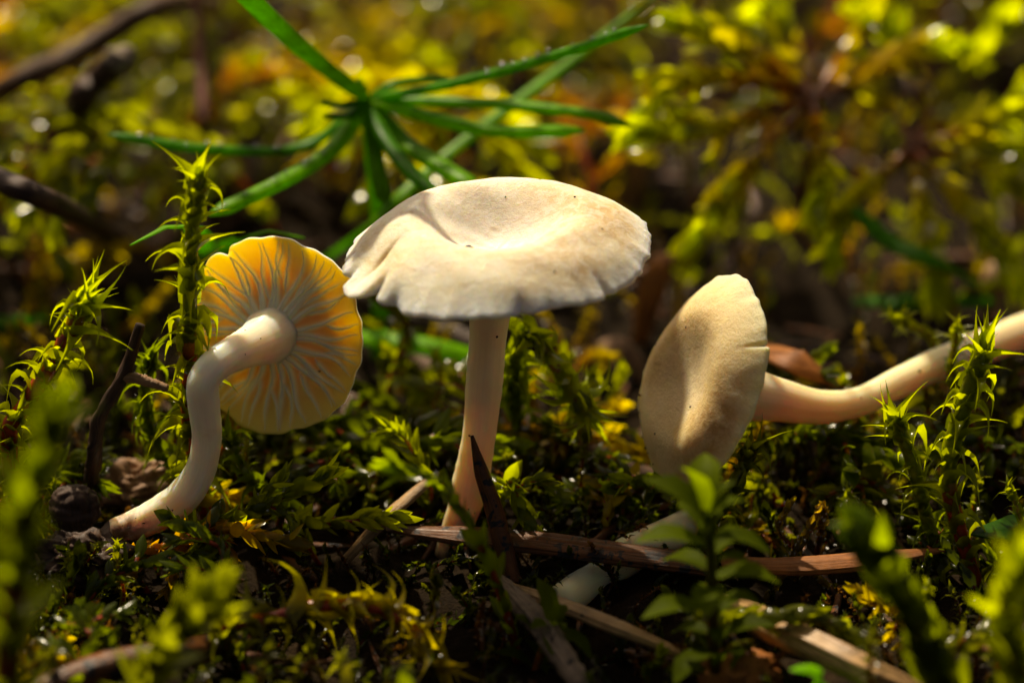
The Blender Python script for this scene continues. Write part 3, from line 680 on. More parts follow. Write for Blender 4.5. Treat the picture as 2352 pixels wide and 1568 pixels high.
# --- reusable shoots for the carpet and the background
def frond_geo(L, nb, seed, col0, col1, lift=.6):
    """stepped feather-moss frond: arching red stem, side branches strung with small leaves"""
    r = np.random.default_rng(seed)
    C = spline([(0, 0, 0), (L * .10, 0, L * .30), (L * .35, r.normal(0, .04) * L, L * lift * .9), (L * .75, r.normal(0, .05) * L, L * lift), (L, 0, L * lift * .72)], 26)
    T, N, B = frames(C)
    stems = [stem_geo(C, L * .018, L * .008, [C_RED, C_RED, C_ORANGE * .7, C_ORANGE], 6)]
    fol = []
    curves = [(C[9:], .11 * L)]
    for b in range(nb):
        k = int(np.interp(b / (nb - 1), [0, 1], [6, 24])); side = 1 if b % 2 else -1
        bl = L * .42 * math.sin((b + 1.2) / (nb + 1.4) * math.pi) ** .7 * r.uniform(.75, 1.15)
        S = np.cross(T[k], [0, 0, 1.0]); S /= np.linalg.norm(S)
        d = S * side * .85 + T[k] * .65
        p0 = C[k]; p1 = p0 + d * bl * .5 + np.array([0, 0, .06 * bl]); p2 = p0 + d * bl - np.array([0, 0, .22 * bl])
        Bc = spline([p0, p1, p2], 10); curves.append((Bc, .095 * L))
        stems.append(stem_geo(Bc, L * .009, L * .005, [C_RED * .9, C_ORANGE * .8, C_GOLD * .8], 5))
    for Cc, ll in curves:
        l = np.linalg.norm(np.diff(Cc, axis=0), axis=1).sum(); n = max(6, int(l / (ll * .26)))
        M, pos, t = shoot_xforms(Cc, n, ll * 1.05, ll * .12, .02, 3)
        c = tint_mix(col0, col1, np.clip(t + r.normal(0, .2, len(t)), 0, 1)) * r.uniform(.6, 1.4, (len(t), 1))
        fol.append(scatter(S_OVATE[0], S_OVATE[1], M, pos, c))
    return join(stems), join(fol)
def spiny_geo(L, seed, col0, col1, red=True, ll=1.9, bend=.25):
    r = np.random.default_rng(seed)
    C = spline([(0, 0, 0), (r.normal(0, .05) * L, r.normal(0, .05) * L, L * .4), (bend * L * .5, r.normal(0, .08) * L, L * .75), (bend * L, 0, L)], 22)
    st = stem_geo(C, .32, .22, [C_RED, C_RED, C_ORANGE, C_LIME] if red else [C_GREEN, C_GREEN, C_LIME], 6)
    M, pos, t = shoot_xforms(C, int(L * 3.2), ll, .2, .05, 7)
    c = tint_mix(col0, col1, np.clip(t + r.normal(0, .15, len(t)), 0, 1)) * r.uniform(.6, 1.4, (len(t), 1))
    return st, scatter(S_SPINE[0], S_SPINE[1], M, pos, c)
protoF = []
for k in range(7):
    st, fo = frond_geo([17, 20, 15, 22, 18, 14, 24][k], [8, 9, 8, 11, 9, 7, 11][k], 100 + k, [C_GOLD, C_OLIVE, C_GOLD, C_ORANGE * .8, C_OLIVE, C_GREEN, C_GOLD][k], [C_LIME * 1.2, C_LIME, C_GOLD * 1.1, C_LIME, C_LIME * 1.2, C_OLIVE, C_LIME * 1.3][k], [.55, .65, .5, .6, .75, .6, .5][k])
    protoF.append((make_mesh('stem', st[0], st[1], M_stem, st[2]), make_mesh('foliage', fo[0], fo[1], M_fol, fo[2])))
protoS = []
for k in range(6):
    st, fo = spiny_geo([11, 14, 9, 16, 12, 10][k], 200 + k, [C_OLIVE, C_GREEN, C_ORANGE, C_OLIVE, C_GREEN, C_GOLD][k], [C_LIME, C_LIME, C_GOLD, C_LIME * 1.1, C_OLIVE, C_LIME][k])
    protoS.append((make_mesh('stem', st[0], st[1], M_stem, st[2]), make_mesh('foliage', fo[0], fo[1], M_fol, fo[2])))
def place(proto, loc, R, s, name, label, group):
    root = link(name, None); root.empty_display_size = .002
    Mx = np.eye(4); Mx[:3, :3] = R * s; Mx[:3, 3] = np.asarray(loc) * MM
    root.matrix_basis = Matrix(Mx.tolist()); tag(root, label, 'moss', group)
    a = link('stem', proto[0], root); b = link('foliage', proto[1], root); b['kind'] = 'stuff'
    return root
F_LOOK = ['lime-tipped golden', 'olive and lime', 'deep golden', 'orange-based', 'bright lime', 'dark green', 'pale yellow-green']
S_LOOK = ['olive', 'green', 'orange', 'lime-tipped', 'dark green', 'golden']
def zone(x, y):
    if y > 95: return 'far back ' + ('by the slanting grey stick' if x < -18 else 'beyond the seedling' if x < 16 else 'beyond the fanned fronds')
    if x < -26: return 'near the dark smooth stick and red stalk'
    if x < 14: return 'round the green seedling'
    return 'behind the tan cap and long stem'
protoL = []
L_LOOK = ['olive', 'dark green', 'golden', 'lime-tipped', 'rust-tinged', 'dull green']
for k in range(6):
    r = np.random.default_rng(300 + k); Ln = [8, 10, 7, 9, 8, 11][k]
    C = spline([(0, 0, 0), (.12 * Ln, r.normal(0, .5), .34 * Ln), (.45 * Ln, r.normal(0, .6), .55 * Ln), (.9 * Ln, r.normal(0, .8), .52 * Ln)], 22)
    segs = [(C, 1.9)]
    for q in (9, 13, 16):
        d = np.array([.7, (1 if q % 2 else -1) * .8, .15]); segs.append((spline([C[q], C[q] + d * 1.4, C[q] + d * 3 - [0, 0, .6]], 10), 1.6))
    st, fo = [], []; ca, cb_ = [(C_OLIVE * .7, C_OLIVE * 1.2), (C_DARK, C_GREEN), (C_GOLD * .7, C_GOLD * 1.1), (C_OLIVE, C_LIME), (C_ORANGE * .8, C_OLIVE), (C_GREEN * .6, C_GREEN * 1.1)][k]
    for Cc, ll in segs:
        l = np.linalg.norm(np.diff(Cc, axis=0), axis=1).sum(); M, pos, t = shoot_xforms(Cc, max(6, int(l * 2.6)), ll, .12, .12, 4, two_rows=(1.5 if k % 2 else None))
        st.append(stem_geo(Cc, .22, .12, [C_RED, C_RED, C_ORANGE], 6)); fo.append(scatter(OVATE[0], OVATE[1], M, pos, tint_mix(ca, cb_, t) * r.uniform(.7, 1.3, (len(t), 1))))
    st, fo = join(st), join(fo)
    protoL.append((make_mesh('stem', st[0], st[1], M_stem, st[2]), make_mesh('foliage', fo[0], fo[1], M_fol, fo[2])))
# the two large fronds whose branches fan out behind the tan cap
def fan_frond(label, base, hub, ends, length, cols):
    root = thing('moss_frond', base, label, 'moss', 'large fanned fronds behind the tan cap'); r = np.random.default_rng(int(hub[0] * 10))
    V, F, T = stem_geo(spline([base, (base + hub) / 2 + [0, 2, 0], hub], 14), .5, .42, [C_RUST * .4, C_RUST * .7, C_RUST]); part('stem', V, F, M_stem, root, T)
    for pts in ends:
        C = spline([hub] + [P(*p) for p in pts], 24)
        V, F, T = stem_geo(C, .42, .24, [C_RUST * .8, C_RUST * 1.3, C_RUST * 1.6, C_ORANGE, C_GOLD, C_LIME]); b_ = part('branch', V, F, M_stem, root, T)
        L = np.linalg.norm(np.diff(C, axis=0), axis=1).sum()
        M, pos, t = shoot_xforms(C, int(L * 3.2), length * 1.15, .25, .12, 10)
        c = tint_mix(cols[0] * 1.3, cols[1] * 1.55, np.clip(t * 1.3 - .1 + r.normal(0, .15, len(t)), 0, 1)) * r.uniform(.6, 1.35, (len(t), 1))
        V, F, T = scatter(S_OVATE[0], S_OVATE[1], M * np.clip(.5 + 1.2 * t, .5, 1.2)[:, None, None], pos, c)
        # short side twigs carry the frond's width
        out = [(V, F, T)]; Tn, Nn, Bn = frames(C)
        for k in range(13, 21, 4):
            sd = (1 if (k // 3) % 2 else -1); d = Bn[k] * sd * .7 + Tn[k] * .8 + r.normal(0, .15, 3); ll = L * .13 * r.uniform(.6, 1.2)
            Cs = spline([C[k], C[k] + d * ll * .6, C[k] + d * ll - np.array([0, 0, .15 * ll])], 8)
            M, pos, t = shoot_xforms(Cs, max(6, int(ll * 3.2)), length * .8, .12, .05, 4)
            c = tint_mix(cols[0], cols[1], np.clip(t * .5 + .5 + r.normal(0, .2, len(t)), 0, 1)) * r.uniform(.6, 1.35, (len(t), 1))
            out.append(scatter(S_OVATE[0], S_OVATE[1], M, pos, c))
        V, F, T = join(out); org = np.array(root.location) / MM
        f = link('foliage', make_mesh('foliage', V - org, F, M_fol, T), b_); f['kind'] = 'stuff'
        n = 5; V, F, _ = scatter(ICO1[0], ICO1[1], np.array([np.eye(3) * r.uniform(.12, .3) for _ in range(n)]), C[r.integers(6, 24, n)] + r.normal(0, .5, (n, 3)))
        f = link('dew', make_mesh('dew', V - org, F, M_dew), b_); f['kind'] = 'stuff'
fan_frond('tall golden feather-moss frond, its orange-red branches fanned behind the tan cap', G(1850, 560, -.5), P(1865, 232, 46), [[(1740, 130, 44), (1570, 55, 42)], [(1740, 190, 43), (1560, 190, 40), (1465, 280, 38)], [(1780, 250, 42), (1640, 300, 38), (1480, 300, 35)], [(1790, 305, 42), (1690, 420, 38), (1600, 545, 34)], [(1878, 300, 42), (1890, 390, 38), (1885, 475, 35)], [(1840, 150, 50), (1790, 70, 54), (1770, 20, 57)], [(1920, 150, 50), (1975, 60, 54), (1990, -10, 58)], [(1980, 170, 48), (2090, 120, 50), (2180, 110, 52)]], 2.2, (C_ORANGE * .8, C_LIME * 1.3))
fan_frond('broad yellow feather-moss frond with drooping branches beside the tall fanned one', G(2130, 640, -.5), P(2090, 335, 44), [[(2110, 430, 41), (2140, 560, 37), (2150, 640, 35)], [(2030, 400, 41), (1970, 440, 39), (1920, 560, 36)], [(2190, 310, 43), (2290, 260, 44), (2400, 200, 45)], [(2190, 360, 42), (2300, 400, 41), (2420, 470, 40)], [(2170, 420, 40), (2260, 520, 38), (2330, 640, 36)], [(2150, 240, 48), (2230, 140, 52), (2290, 60, 55)], [(2060, 260, 48), (2010, 190, 52), (2040, 90, 56)], [(2160, 290, 46), (2260, 330, 46), (2380, 330, 47)]], 2.3, (C_GOLD * .8, C_LIME * 1.35))
CLEAR = [G(u, v, 2)[:2] for u, v in ((560, 1430), (640, 1410), (720, 1390), (800, 1385), (880, 1400), (950, 1440), (600, 1165), (690, 1120), (450, 1235), (560, 1225), (900, 1215), (1000, 1225), (1150, 1240), (1300, 1255), (1450, 1275), (1600, 1295), (1720, 1295), (1830, 1300), (1950, 1290), (1250, 1380), (1340, 1410), (1440, 1450), (1780, 1440), (1870, 1480), (1960, 1530), (1230, 1420), (1280, 1490), (840, 1190), (1200, 1170), (1840, 1250), (330, 1200), (420, 1150))]
def clear_of(x, y):
    return any(abs(x - a) < 3.2 and -8 < y - b_ < 1.5 for a, b_ in CLEAR)
def blocked(x, y):
    # keep tall shoots off the open litter round the mushrooms
    return (-40 < x < 44) and (-30 < y < 13)
n_ind = 0
gx = np.arange(-84, 85, 10.5); gy = np.arange(18, 160, 10.5)
for yy in gy:
    for xx in gx:
        x = xx + rng.uniform(-3.6, 3.6); y = yy + rng.uniform(-3.6, 3.6)
        if abs(x) > (y + 186) * .18 + 12 + 10 or rng.uniform() < .30: continue
        if 16 < y < 40 and -25 < x < 12 and rng.uniform() < .6: continue
        if x > 8 and (y < 34 or (y < 90 and rng.uniform() < .5)): continue
        low = .62 if (x > 8 and y < 60) else 1.0
        if -16 < x < 14 and 40 < y < 90 and rng.uniform() < .45: continue
        if x < -10 and y < 26: continue
        z = ground_z(x, y) - .6
        if rng.uniform() < .68:
            k = int(rng.integers(7)) if not (x > 8 and y < 90) else 5; place(protoF[k], (x, y, z), lean_matrix(rng.uniform(0, 6.28), rng.uniform(-.3, .35), rng.uniform(0, 6.28)), low * rng.uniform(.8, 1.3), 'moss_frond', F_LOOK[k] + ' feather-moss frond ' + zone(x, y), 'feather-moss fronds behind the mushrooms')
        else:
            k = int(rng.integers(6)); place(protoS[k], (x, y, z), lean_matrix(rng.uniform(0, 6.28), rng.uniform(0, .5), rng.uniform(0, 6.28)), low * rng.uniform(.7, 1.1), 'moss_shoot', S_LOOK[k] + ' bristly moss shoot ' + zone(x, y), 'bristly shoots behind the mushrooms')
        n_ind += 1
def zone_front(x, y):
    return ('under the gilled cap' if x < -12 and y > -8 else 'round the upright stem' if x < 10 and y > -8 else 'under the long stem' if y > -8 else 'before the bent stem' if x < -10 else 'before the long brown needle' if x < 14 else 'beside the dry straw')
r4 = np.random.default_rng(404)
for k in range(210):
    x, y = r4.uniform(-44, 46), r4.uniform(-26, 17)
    if abs(x) > (y + 186) * .18 + 8: continue
    if abs(x + 2) < 4 and -6 < y < 3: continue
    if clear_of(x, y): continue
    tall = .34 if y < 6 else .5
    z = ground_z(x, y) - .5
    if r4.uniform() < .6:
        q = int(r4.integers(6)); place(protoL[q], (x, y, z), lean_matrix(r4.uniform(0, 6.28), r4.uniform(-.5, .3), r4.uniform(0, 6.28)), (.75 if y < 6 else 1.1) * r4.uniform(.75, 1.25), 'moss_frond', 'small ' + L_LOOK[q] + ' leafy sprig ' + zone_front(x, y), 'small leafy sprigs round the mushrooms')
    else:
        q = int(r4.choice([0, 1, 3, 4, 4, 5])); place(protoS[q], (x, y, z), lean_matrix(r4.uniform(0, 6.28), r4.uniform(.3, 1.1), r4.uniform(0, 6.28)), tall * 1.5 * r4.uniform(.8, 1.2), 'moss_shoot', 'small ' + S_LOOK[q] + ' bristly shoot ' + zone_front(x, y), 'small bristly shoots round the mushrooms')
print('background shoots', n_ind)

def carpet(name, pts, scale, cols, seed, label):
    r = np.random.default_rng(seed); out = []
    mini = []
    for k in range(8):
        L = r.uniform(5, 9); c = spline([(0, 0, 0), (r.normal(0, .12) * L, r.normal(0, .12) * L, L * .5), (r.normal(0, .3) * L, r.normal(0, .3) * L, L)], 12)
        M, pos, t = shoot_xforms(c, int(L * 3.0), 1.7, .12, .05, 4)
        a, b = cols[k % len(cols)]
        cc = tint_mix(a, b, t) * r.uniform(.6, 1.4, (len(t), 1)); pr = S_SPINE if k % 2 else S_OVATE
        st = stem_geo(c, .2, .12, [C_BROWN, C_RED * .6, a], 4)
        mini.append(join([scatter(pr[0], pr[1], M, pos, cc), st]))
    for x, y in pts:
        V, F, T = mini[r.integers(8)]
        R = lean_matrix(r.uniform(0, 6.28), r.uniform(0, .8), r.uniform(0, 6.28)) * scale * r.uniform(.6, 1.2)
        out.append((V @ R.T + [x, y, float(ground_z(x, y)) - .5], F, T * r.uniform(.6, 1.25)))
    V, F, T = join(out)
    o = link(name, make_mesh(name, V, F, M_fol, T)); tag(o, label, 'moss', kind='stuff')
r2 = np.random.default_rng(5)
pts = []
for _ in range(2600):
    x, y = r2.uniform(-120, 120), r2.uniform(8, 175)
    if abs(x) < (y + 186) * .18 + 40: pts.append((x, y))
carpet('moss_carpet', pts[:900], .8, [(C_OLIVE * .8, C_LIME), (C_BROWN, C_GOLD), (C_GREEN, C_OLIVE), (C_ORANGE * .7, C_GOLD)], 61, 'low mixed green and brown moss under the fronds behind the mushrooms')
pts = []
for _ in range(900):
    x, y = r2.uniform(-75, 75), r2.uniform(-58, 12)
    if abs(x) < 36 and -22 < y < 8 and r2.uniform() < .45: continue
    if clear_of(x, y) and r2.uniform() < .9: continue
    pts.append((x, y))
carpet('moss_carpet', pts, .75, [(C_GREEN * .4, C_GREEN * .8), (C_BROWN * .5, C_OLIVE * .8), (C_DARK * .6, C_GREEN * .8), (C_BROWN * .5, C_OLIVE * .7)], 62, 'short dark green moss, shade painted in, on the ground round the mushroom stems')  # moss tints lowered to put more shade on the front ground

carpet('moss_carpet', [(r2.uniform(-60, 60), r2.uniform(-45, 16)) for _ in range(1300)], .42, [(C_DARK * .6, C_GREEN * .45), (C_BROWN * .4, C_BROWN * .8), (C_DARK * .6, C_OLIVE * .5), (C_BROWN * .3, C_GREEN * .5)], 63, 'fine dark moss and debris, shade painted in, matted over the soil')  # tints darkened to paint shade into the gaps between the sprigs

# ------------------------------------------------------------------ seedling and grass
def needle_geo(pts, r, col, flat_dir=(0, 0, 1), flat=.55, tip=.08, n=26, seg=10, groove=True):
    C = spline(pts, n); t = np.linspace(0, 1, n)
    rr = r * np.minimum(1, .55 + t * 5) * np.clip((1 - t) / tip, .04, 1) ** .6
    V, F = tube(C, rr, seg, flat, flat_dir)
    tt = np.tile(np.asarray(col), (len(V), 1)) * (1 + .12 * np.sin(tube_t(n, seg) * 11))[:, None]
    return V, F, tt, C, rr
hub = P(842, 228, 30)
GREEN_N = np.array([.060, .235, .006]); GREEN_L = np.array([.14, .36, .008])
seed_t = thing('seedling', np.array([hub[0] + .5, hub[1] + 3, ground_z(hub[0] + .5, hub[1] + 3) - .5]), 'young green seedling with a whorl of long narrow needles', 'seedling')
b = np.array(seed_t.location) / MM
V, F, tt = stem_geo(spline([b, (b + hub) / 2 + [.6, 0, 0], hub], 14), .8, .7, [GREEN_L * .8, GREEN_L]); part('stem', V, F, M_grass, seed_t, tt)
ends = [([(690, 110, 24), (560, -15, 18), (500, -70, 14)], .98, GREEN_L), ([(1050, 190, 26), (1300, 120, 22), (1488, 58, 18)], .62, GREEN_N * 1.2), ([(1100, 236, 28), (1330, 258, 26), (1455, 290, 25)], .62, GREEN_L * .9),
        ([(960, 262, 27), (1130, 300, 24), (1345, 300, 24)], .72, GREEN_L * 1.2), ([(920, 320, 27), (1010, 380, 22), (1090, 430, 18)], .85, GREEN_L), ([(880, 310, 26), (930, 380, 21), (1005, 450, 17)], .62, GREEN_N),
        ([(700, 335, 28), (480, 342, 25), (245, 308, 24)], .55, GREEN_N), ([(770, 335, 26), (660, 410, 20), (480, 495, 14)], .75, GREEN_L), ([(900, 195, 30), (970, 182, 32), (1035, 180, 34)], .45, GREEN_N),
        ([(800, 240, 28), (765, 240, 27), (735, 235, 26)], .4, GREEN_N), ([(810, 262, 28), (780, 268, 27), (740, 265, 26)], .42, GREEN_N), ([(838, 205, 30), (828, 190, 30), (822, 178, 30)], .4, GREEN_L), ([(858, 300, 28), (866, 380, 25), (885, 470, 22)], .6, GREEN_L * .7)]
for k, (pp, r_, c_) in enumerate(ends):
    V, F, tt, C, rr = needle_geo([hub] + [P(*q) for q in pp], r_ * 1.12, c_)
    o = part('needle', V, F, M_grass, seed_t, tt)
    if k in (1, 6, 7):
        n = 34 if k == 1 else 16
        tk = rng.uniform(.45 if k == 1 else .3, .95, n); ii = (tk * 25).astype(int)
        pos = C[ii] + np.stack([0 * tk, -.2 + 0 * tk, rr[ii] * .55], 1) + rng.normal(0, .12, (n, 3))
        org = np.array(seed_t.location) / MM
        V, F, _ = scatter(ICO1[0], ICO1[1], np.array([np.eye(3) * rng.uniform(.10, .28) for _ in tk]), pos)
        d = link('dew', make_mesh('dew', V - org, F, M_dew), o); d['kind'] = 'stuff'
def blade(label, pts, r, col, group=None, flat=.35):
    V, F, tt, C, rr = needle_geo([np.asarray(p) for p in pts], r, col, (0, -.4, 1), flat, .25)
    return lone('grass_blade', V, F, M_grass, label, 'grass', group, tt)
blade('straight green grass blade crossing behind the seedling needles', [G(690, 640, -.5), P(860, 505, 28), P(1040, 345, 34), P(1280, 165, 40), P(1540, -40, 46)], .58, GREEN_L)
blade('blurred green blade lying behind the upright mushroom stem', [G(820, 770, 4), G(950, 790, 4.5), G(1080, 818, 3.5), G(1200, 850, .3)], 1.0, GREEN_L * 1.2)
blade('dim green blade lying at ground level behind the lime shoot and tan cap', [G(1960, 690, 2), G(2100, 695, 3), G(2330, 690, .5)], .8, GREEN_N)
blade('dark green blade low behind the bristly leaning shoot', [G(-60, 742, .5), G(30, 738, 3), G(115, 730, .8)], .9, GREEN_N)
blade('dark green narrow blade hanging in the golden fronds behind the long stem', [P(1960, 480, 36), P(2050, 560, 34), P(2150, 600, 32), G(2260, 660, .5)], .9, GREEN_N)
def herb_leaf(label, pts, wmax, col, name='leaf_blade'):
    n = 18; C = spline(pts, n); t = np.linspace(0, 1, n); wd = wmax * np.sin(np.clip(t * .97 + .03, 0, 1) * math.pi) ** .7
    T, N, B = frames(C); S = np.cross(T, UPV - .3 * FWD); S /= np.linalg.norm(S, axis=1)[:, None]; Q = np.cross(S, T)
    V = []
    for lay in (0, 1):
        for a in (-1, -.5, 0, .5, 1): V.append(C + S * (a * wd)[:, None] + Q * ((a * a * .25 * wd) - lay * .12)[:, None])
    V = np.stack(V, 1)
    ring = [0, 1, 2, 3, 4, 9, 8, 7, 6, 5]; V = V[:, ring].reshape(-1, 3)
    i = np.arange(n - 1)[:, None] * 10; j = np.arange(10)[None]; j2 = (j + 1) % 10
    F = np.stack([i + j, i + j2, i + 10 + j2, i + 10 + j], -1).reshape(-1, 4)
    return lone(name, V, F, M_grass, label, 'leaf', None, np.tile(col, (len(V), 1)))
herb_leaf('small glossy green leaf behind the tall translucent shoot', [G(470, 590, .2), P(440, 520, 8), P(380, 522, 7), P(298, 562, 5)], 1.0, GREEN_L * 1.1)
herb_leaf('soft green leaf between the gilled cap and the seedling', [G(500, 585, .4), P(560, 545, 14), P(620, 530, 14), P(700, 545, 14)], 1.0, GREEN_L * .8)
herb_leaf('dark veined green leaf behind the lime spiny shoot', [G(2500, 1330, 0), P(2420, 1240, -6), P(2330, 1235, -7), P(2230, 1225, -7)], 3.0, GREEN_N * .35)
herb_leaf('bright round-tipped leaf just below the dry ribbed straw', [G(1930, 1660, 0), P(1900, 1590, -28), P(1870, 1545, -28), P(1815, 1535, -28)], 1.3, GREEN_L * 1.2)

# ------------------------------------------------------------------ litter: needles, straws, twigs
def stick_geo(pts, rad, seg=12, flat=None, flat_dir=(0, 0, 1), n=40, rough=.03, groove=0.0, wob=.0):
    C = spline(pts, n); rr = interp_list(rad, n) * (1 + wob * rng.normal(size=n))
    prof = (lambda a: 1 - groove * (.6 * abs(math.sin(a * 3.5 + .4)) ** 3 + .4 * abs(math.sin(a * 6 + 1.1)) ** 3)) if groove else None
    if groove: seg = max(seg, 40)
    V, F = tube(C, rr, seg, flat, flat_dir, rough, True, prof)
    L = np.linalg.norm(np.diff(C, axis=0), axis=1).sum()
    a = np.tile(np.abs(np.linspace(-1, 1, seg)), n); g = np.repeat(np.linspace(0, L, n), seg)
    a = np.concatenate([a, [0, 0]]); g = np.concatenate([g, [0, L]])
    return V, F, np.stack([a, g, 0 * a], 1)
def stick(name, label, cat, pts, rad, mat, group=None, **kw):
    V, F, T = stick_geo([np.asarray(p, float) for p in pts], rad, **kw)
    return lone(name, V, F, mat, label, cat, group, T)
GN = 'fallen needles and straws'
stick('fallen_needle', 'long brown speckled conifer needle lying in front of the upright mushroom', 'needle', [G(868, 1212, 2.6), G(1000, 1225, 2.6), G(1250, 1248, 2.4), G(1450, 1275, 2.2), G(1640, 1300, 2)], [.15, .95, 1.1, 1.1, 1.0], M_needle, GN, flat=.4, flat_dir=(0, -.35, 1), groove=.14, rough=.01)
stick('fallen_needle', 'rust-orange needle lying behind the dewy brown frond', 'needle', [G(1660, 1290, 2.4), G(1800, 1300, 2.2), G(1960, 1290, 2.2), G(2170, 1262, 2)], [.6, .9, .9, .2], M_orange, GN, flat=.4, flat_dir=(0, -.35, 1), groove=.12, rough=.01)
stick('fallen_needle', 'dark brown needle propped upright against the mushroom stem', 'needle', [P(1084, 1000, -3.2), P(1105, 1080, -3.8), P(1132, 1160, -4.6), P(1155, 1250, -5.8), P(1180, 1345, -7.5)], [.12, .55, .68, .72, .65], M_needle, GN, flat=.7, flat_dir=(0, -1, .3), rough=.01)
stick('fallen_straw', 'weathered brown straw with a sunlit patch pointing at the dark moss shoot', 'straw', [G(1165, 1345, 1.2), G(1280, 1385, 2.4), G(1420, 1440, 2.6), G(1560, 1500, .8)], [.5, .75, .8, .6], M_straw, GN, flat=.6, groove=.25, rough=.012)
stick('stick', 'grey splintered stick running down from the propped needle', 'stick', [G(1150, 1335, 1.6), G(1210, 1400, 2.4), G(1260, 1460, 2.4), G(1340, 1580, 1.2)], [.55, .9, .95, .8], M_grey, 'fallen sticks', rough=.06, groove=.3)
stick('fallen_straw', 'bright ribbed dry straw lit by the sun beside the swollen moss tip', 'straw', [G(1660, 1385, 1.0), G(1780, 1440, 3), G(1900, 1495, 3.4), G(2030, 1560, 3), G(2150, 1620, .8)], [.8, 1.15, 1.15, 1.1, .8], M_straw, GN, groove=.3, rough=.01)
stick('fallen_needle', 'short amber needle with one dark spot left of the upright stem', 'needle', [G(790, 1290, .6), P(870, 1205, -4), P(985, 1103, -1)], [.5, .65, .45], M_straw, GN, flat=.6, rough=.01)
stick('stick', 'dull brown stick sloping behind the upright stem to the tan cap', 'stick', [G(960, 830, 1.5), G(1180, 960, 1.7), G(1380, 1060, 1.8), G(1590, 1140, 1.6)], [.9, 1.1, 1.15, .9], M_twig2, 'fallen sticks', rough=.04, wob=.02)
stick('stick', 'dark stick in shade just behind the broad cap and gilled cap', 'stick', [G(800, 660, 1.6), G(930, 725, 1.6), G(1110, 800, 1.2)], [1.2, 1.3, 1.1], M_twig, 'fallen sticks', rough=.05)
stick('stick', 'dark smooth stick behind the tall and leaning spiny shoots', 'stick', [G(-90, 375, 2), P(-10, 410, 22), P(120, 465, 18), G(265, 545, .6)], [.95, .95, .9, .7], M_twig, 'fallen sticks', rough=.02)
stick('dead_leaf', 'curled rust-brown leaf strip behind the tan cap and long stem', 'leaf', [G(1700, 780, .6), P(1790, 815, 14), P(1870, 850, 12), G(1990, 930, .4)], [.5, 1.25, 1.35, .5], M_orange, None, flat=.35, flat_dir=(0, -.5, 1))
stick('stick', 'brown-grey bare stick slanting through the blurred moss', 'stick', [G(-130, 330, .5), P(20, 195, 50), P(130, 145, 54), P(250, 80, 58), P(390, 5, 64), G(560, 20, .5)], [.8, .9, 1.0, 1.0, .9, .8], M_twig2, 'fallen sticks', rough=.05)
def knob():
    a = G(150, 330, 0); pts = [a, P(180, 235, 48), P(225, 185, 46), P(272, 140, 44)]
    V, F, T = stick_geo(pts, [1.0, 1.3, 1.1, 1.25], rough=.08, wob=.08)
    t = thing('twig', pts[0], 'dark upright twig ending in a pale broken knob', 'twig')
    part('shaft', V, F, M_twig, t, T)
    Vk = ICO2[0] * np.array([1.5, 1.3, 1.2]) * (1 + .16 * np.sin(ICO2[0] @ np.array([[5.], [3.], [6.]]))) + P(275, 138, 43.5)
    part('knob', Vk, ICO2[1], M_grey, t, np.stack([ICO2[0][:, 0], ICO2[0][:, 2] * 3, 0 * ICO2[0][:, 0]], 1))
knob()
stick('plant_stalk', 'dark red upright stalk standing in the blurred moss', 'stalk', [G(470, 420, -.5), P(468, 310, 52), P(462, 160, 58), P(450, -30, 64), P(440, -120, 66)], [.6, .55, .55, .5, .4], M_redstalk)
def fork():
    t = thing('twig', P(205, 1110, -1), 'forked brown twig standing between the bristly shoot and bent stem', 'twig')
    V, F, T = stick_geo([G(200, 1180, -.3), P(215, 1060, -1), P(228, 960, -1), P(285, 860, -.6), P(322, 745, 0)], [.7, .6, .55, .5, .35], rough=.08, wob=.05); part('shaft', V, F, M_twig, t, T)
    V, F, T = stick_geo([P(283, 865, -.6), P(320, 870, -1), P(385, 892, -1.5)], [.4, .4, .3], rough=.08); part('side_branch', V, F, M_tan, t, T)
fork()
stick('stick', 'dark brown stick lying before the low olive moss shoot', 'stick', [G(60, 1600, 3), G(250, 1530, 3.2), G(420, 1500, 3), G(560, 1475, .8)], [1.0, 1.1, 1.0, .8], M_needle, 'fallen sticks', rough=.03)
# pale stem of another mushroom, seen between the needles
C = spline([G(1620, 1165, .5), P(1560, 1215, -4), P(1450, 1270, -5), P(1370, 1330, -5.6), G(1280, 1390, -.4)], 24)
V, F = tube(C, interp_list([.8, 1.1, 1.3, 1.5, 1.3], 24), 20); tt = tube_t(24, 20); tt = np.stack([np.concatenate([np.tile(np.linspace(0, 1, 20), 24), [0, 0]]), tt * .5, 0 * tt], 1)
hid = thing('mushroom', C[-1], 'pale lying mushroom stem half hidden behind the long brown needle', 'mushroom', 'pale mushrooms growing in the moss'); part('stem', V, F, M_stipey, hid, tt)
def lump(name, label, cat, c, size, mat, seed, amp=.22, group=None):
    r = np.random.default_rng(seed); d = ICO4[0]; h = np.ones(len(d))
    for f, a in ((2, .45), (4, .30), (8, .22), (15, .16)):
        for _ in range(5): h += amp * a * np.abs(np.sin(d @ (r.normal(size=3) * f) + r.uniform(0, 6))) - amp * a * .5
    V = d * h[:, None] * np.asarray(size) + np.asarray(c)
    return lone(name, V, ICO4[1], mat, label, cat, group, np.stack([d[:, 0], d[:, 2] * 4, 0 * d[:, 0]], 1))
lump('bud_scale', 'round dark brown bud beside the base of the bent stem', 'bud', P(172, 1165, -9), (1.6, 1.5, 1.6), M_twig, 3, .12)
lump('soil_crumb', 'tan crumb of earth behind the base of the bent stem', 'soil', G(318, 1120, 1.2), (1.9, 1.5, 1.6), M_tan, 4, .5)
lump('soil_crumb', 'brown earth clump round the buried end of the bent stem', 'soil', P(215, 1275, -5.5), (2.3, 1.8, 1.3), M_twig, 6, .6)
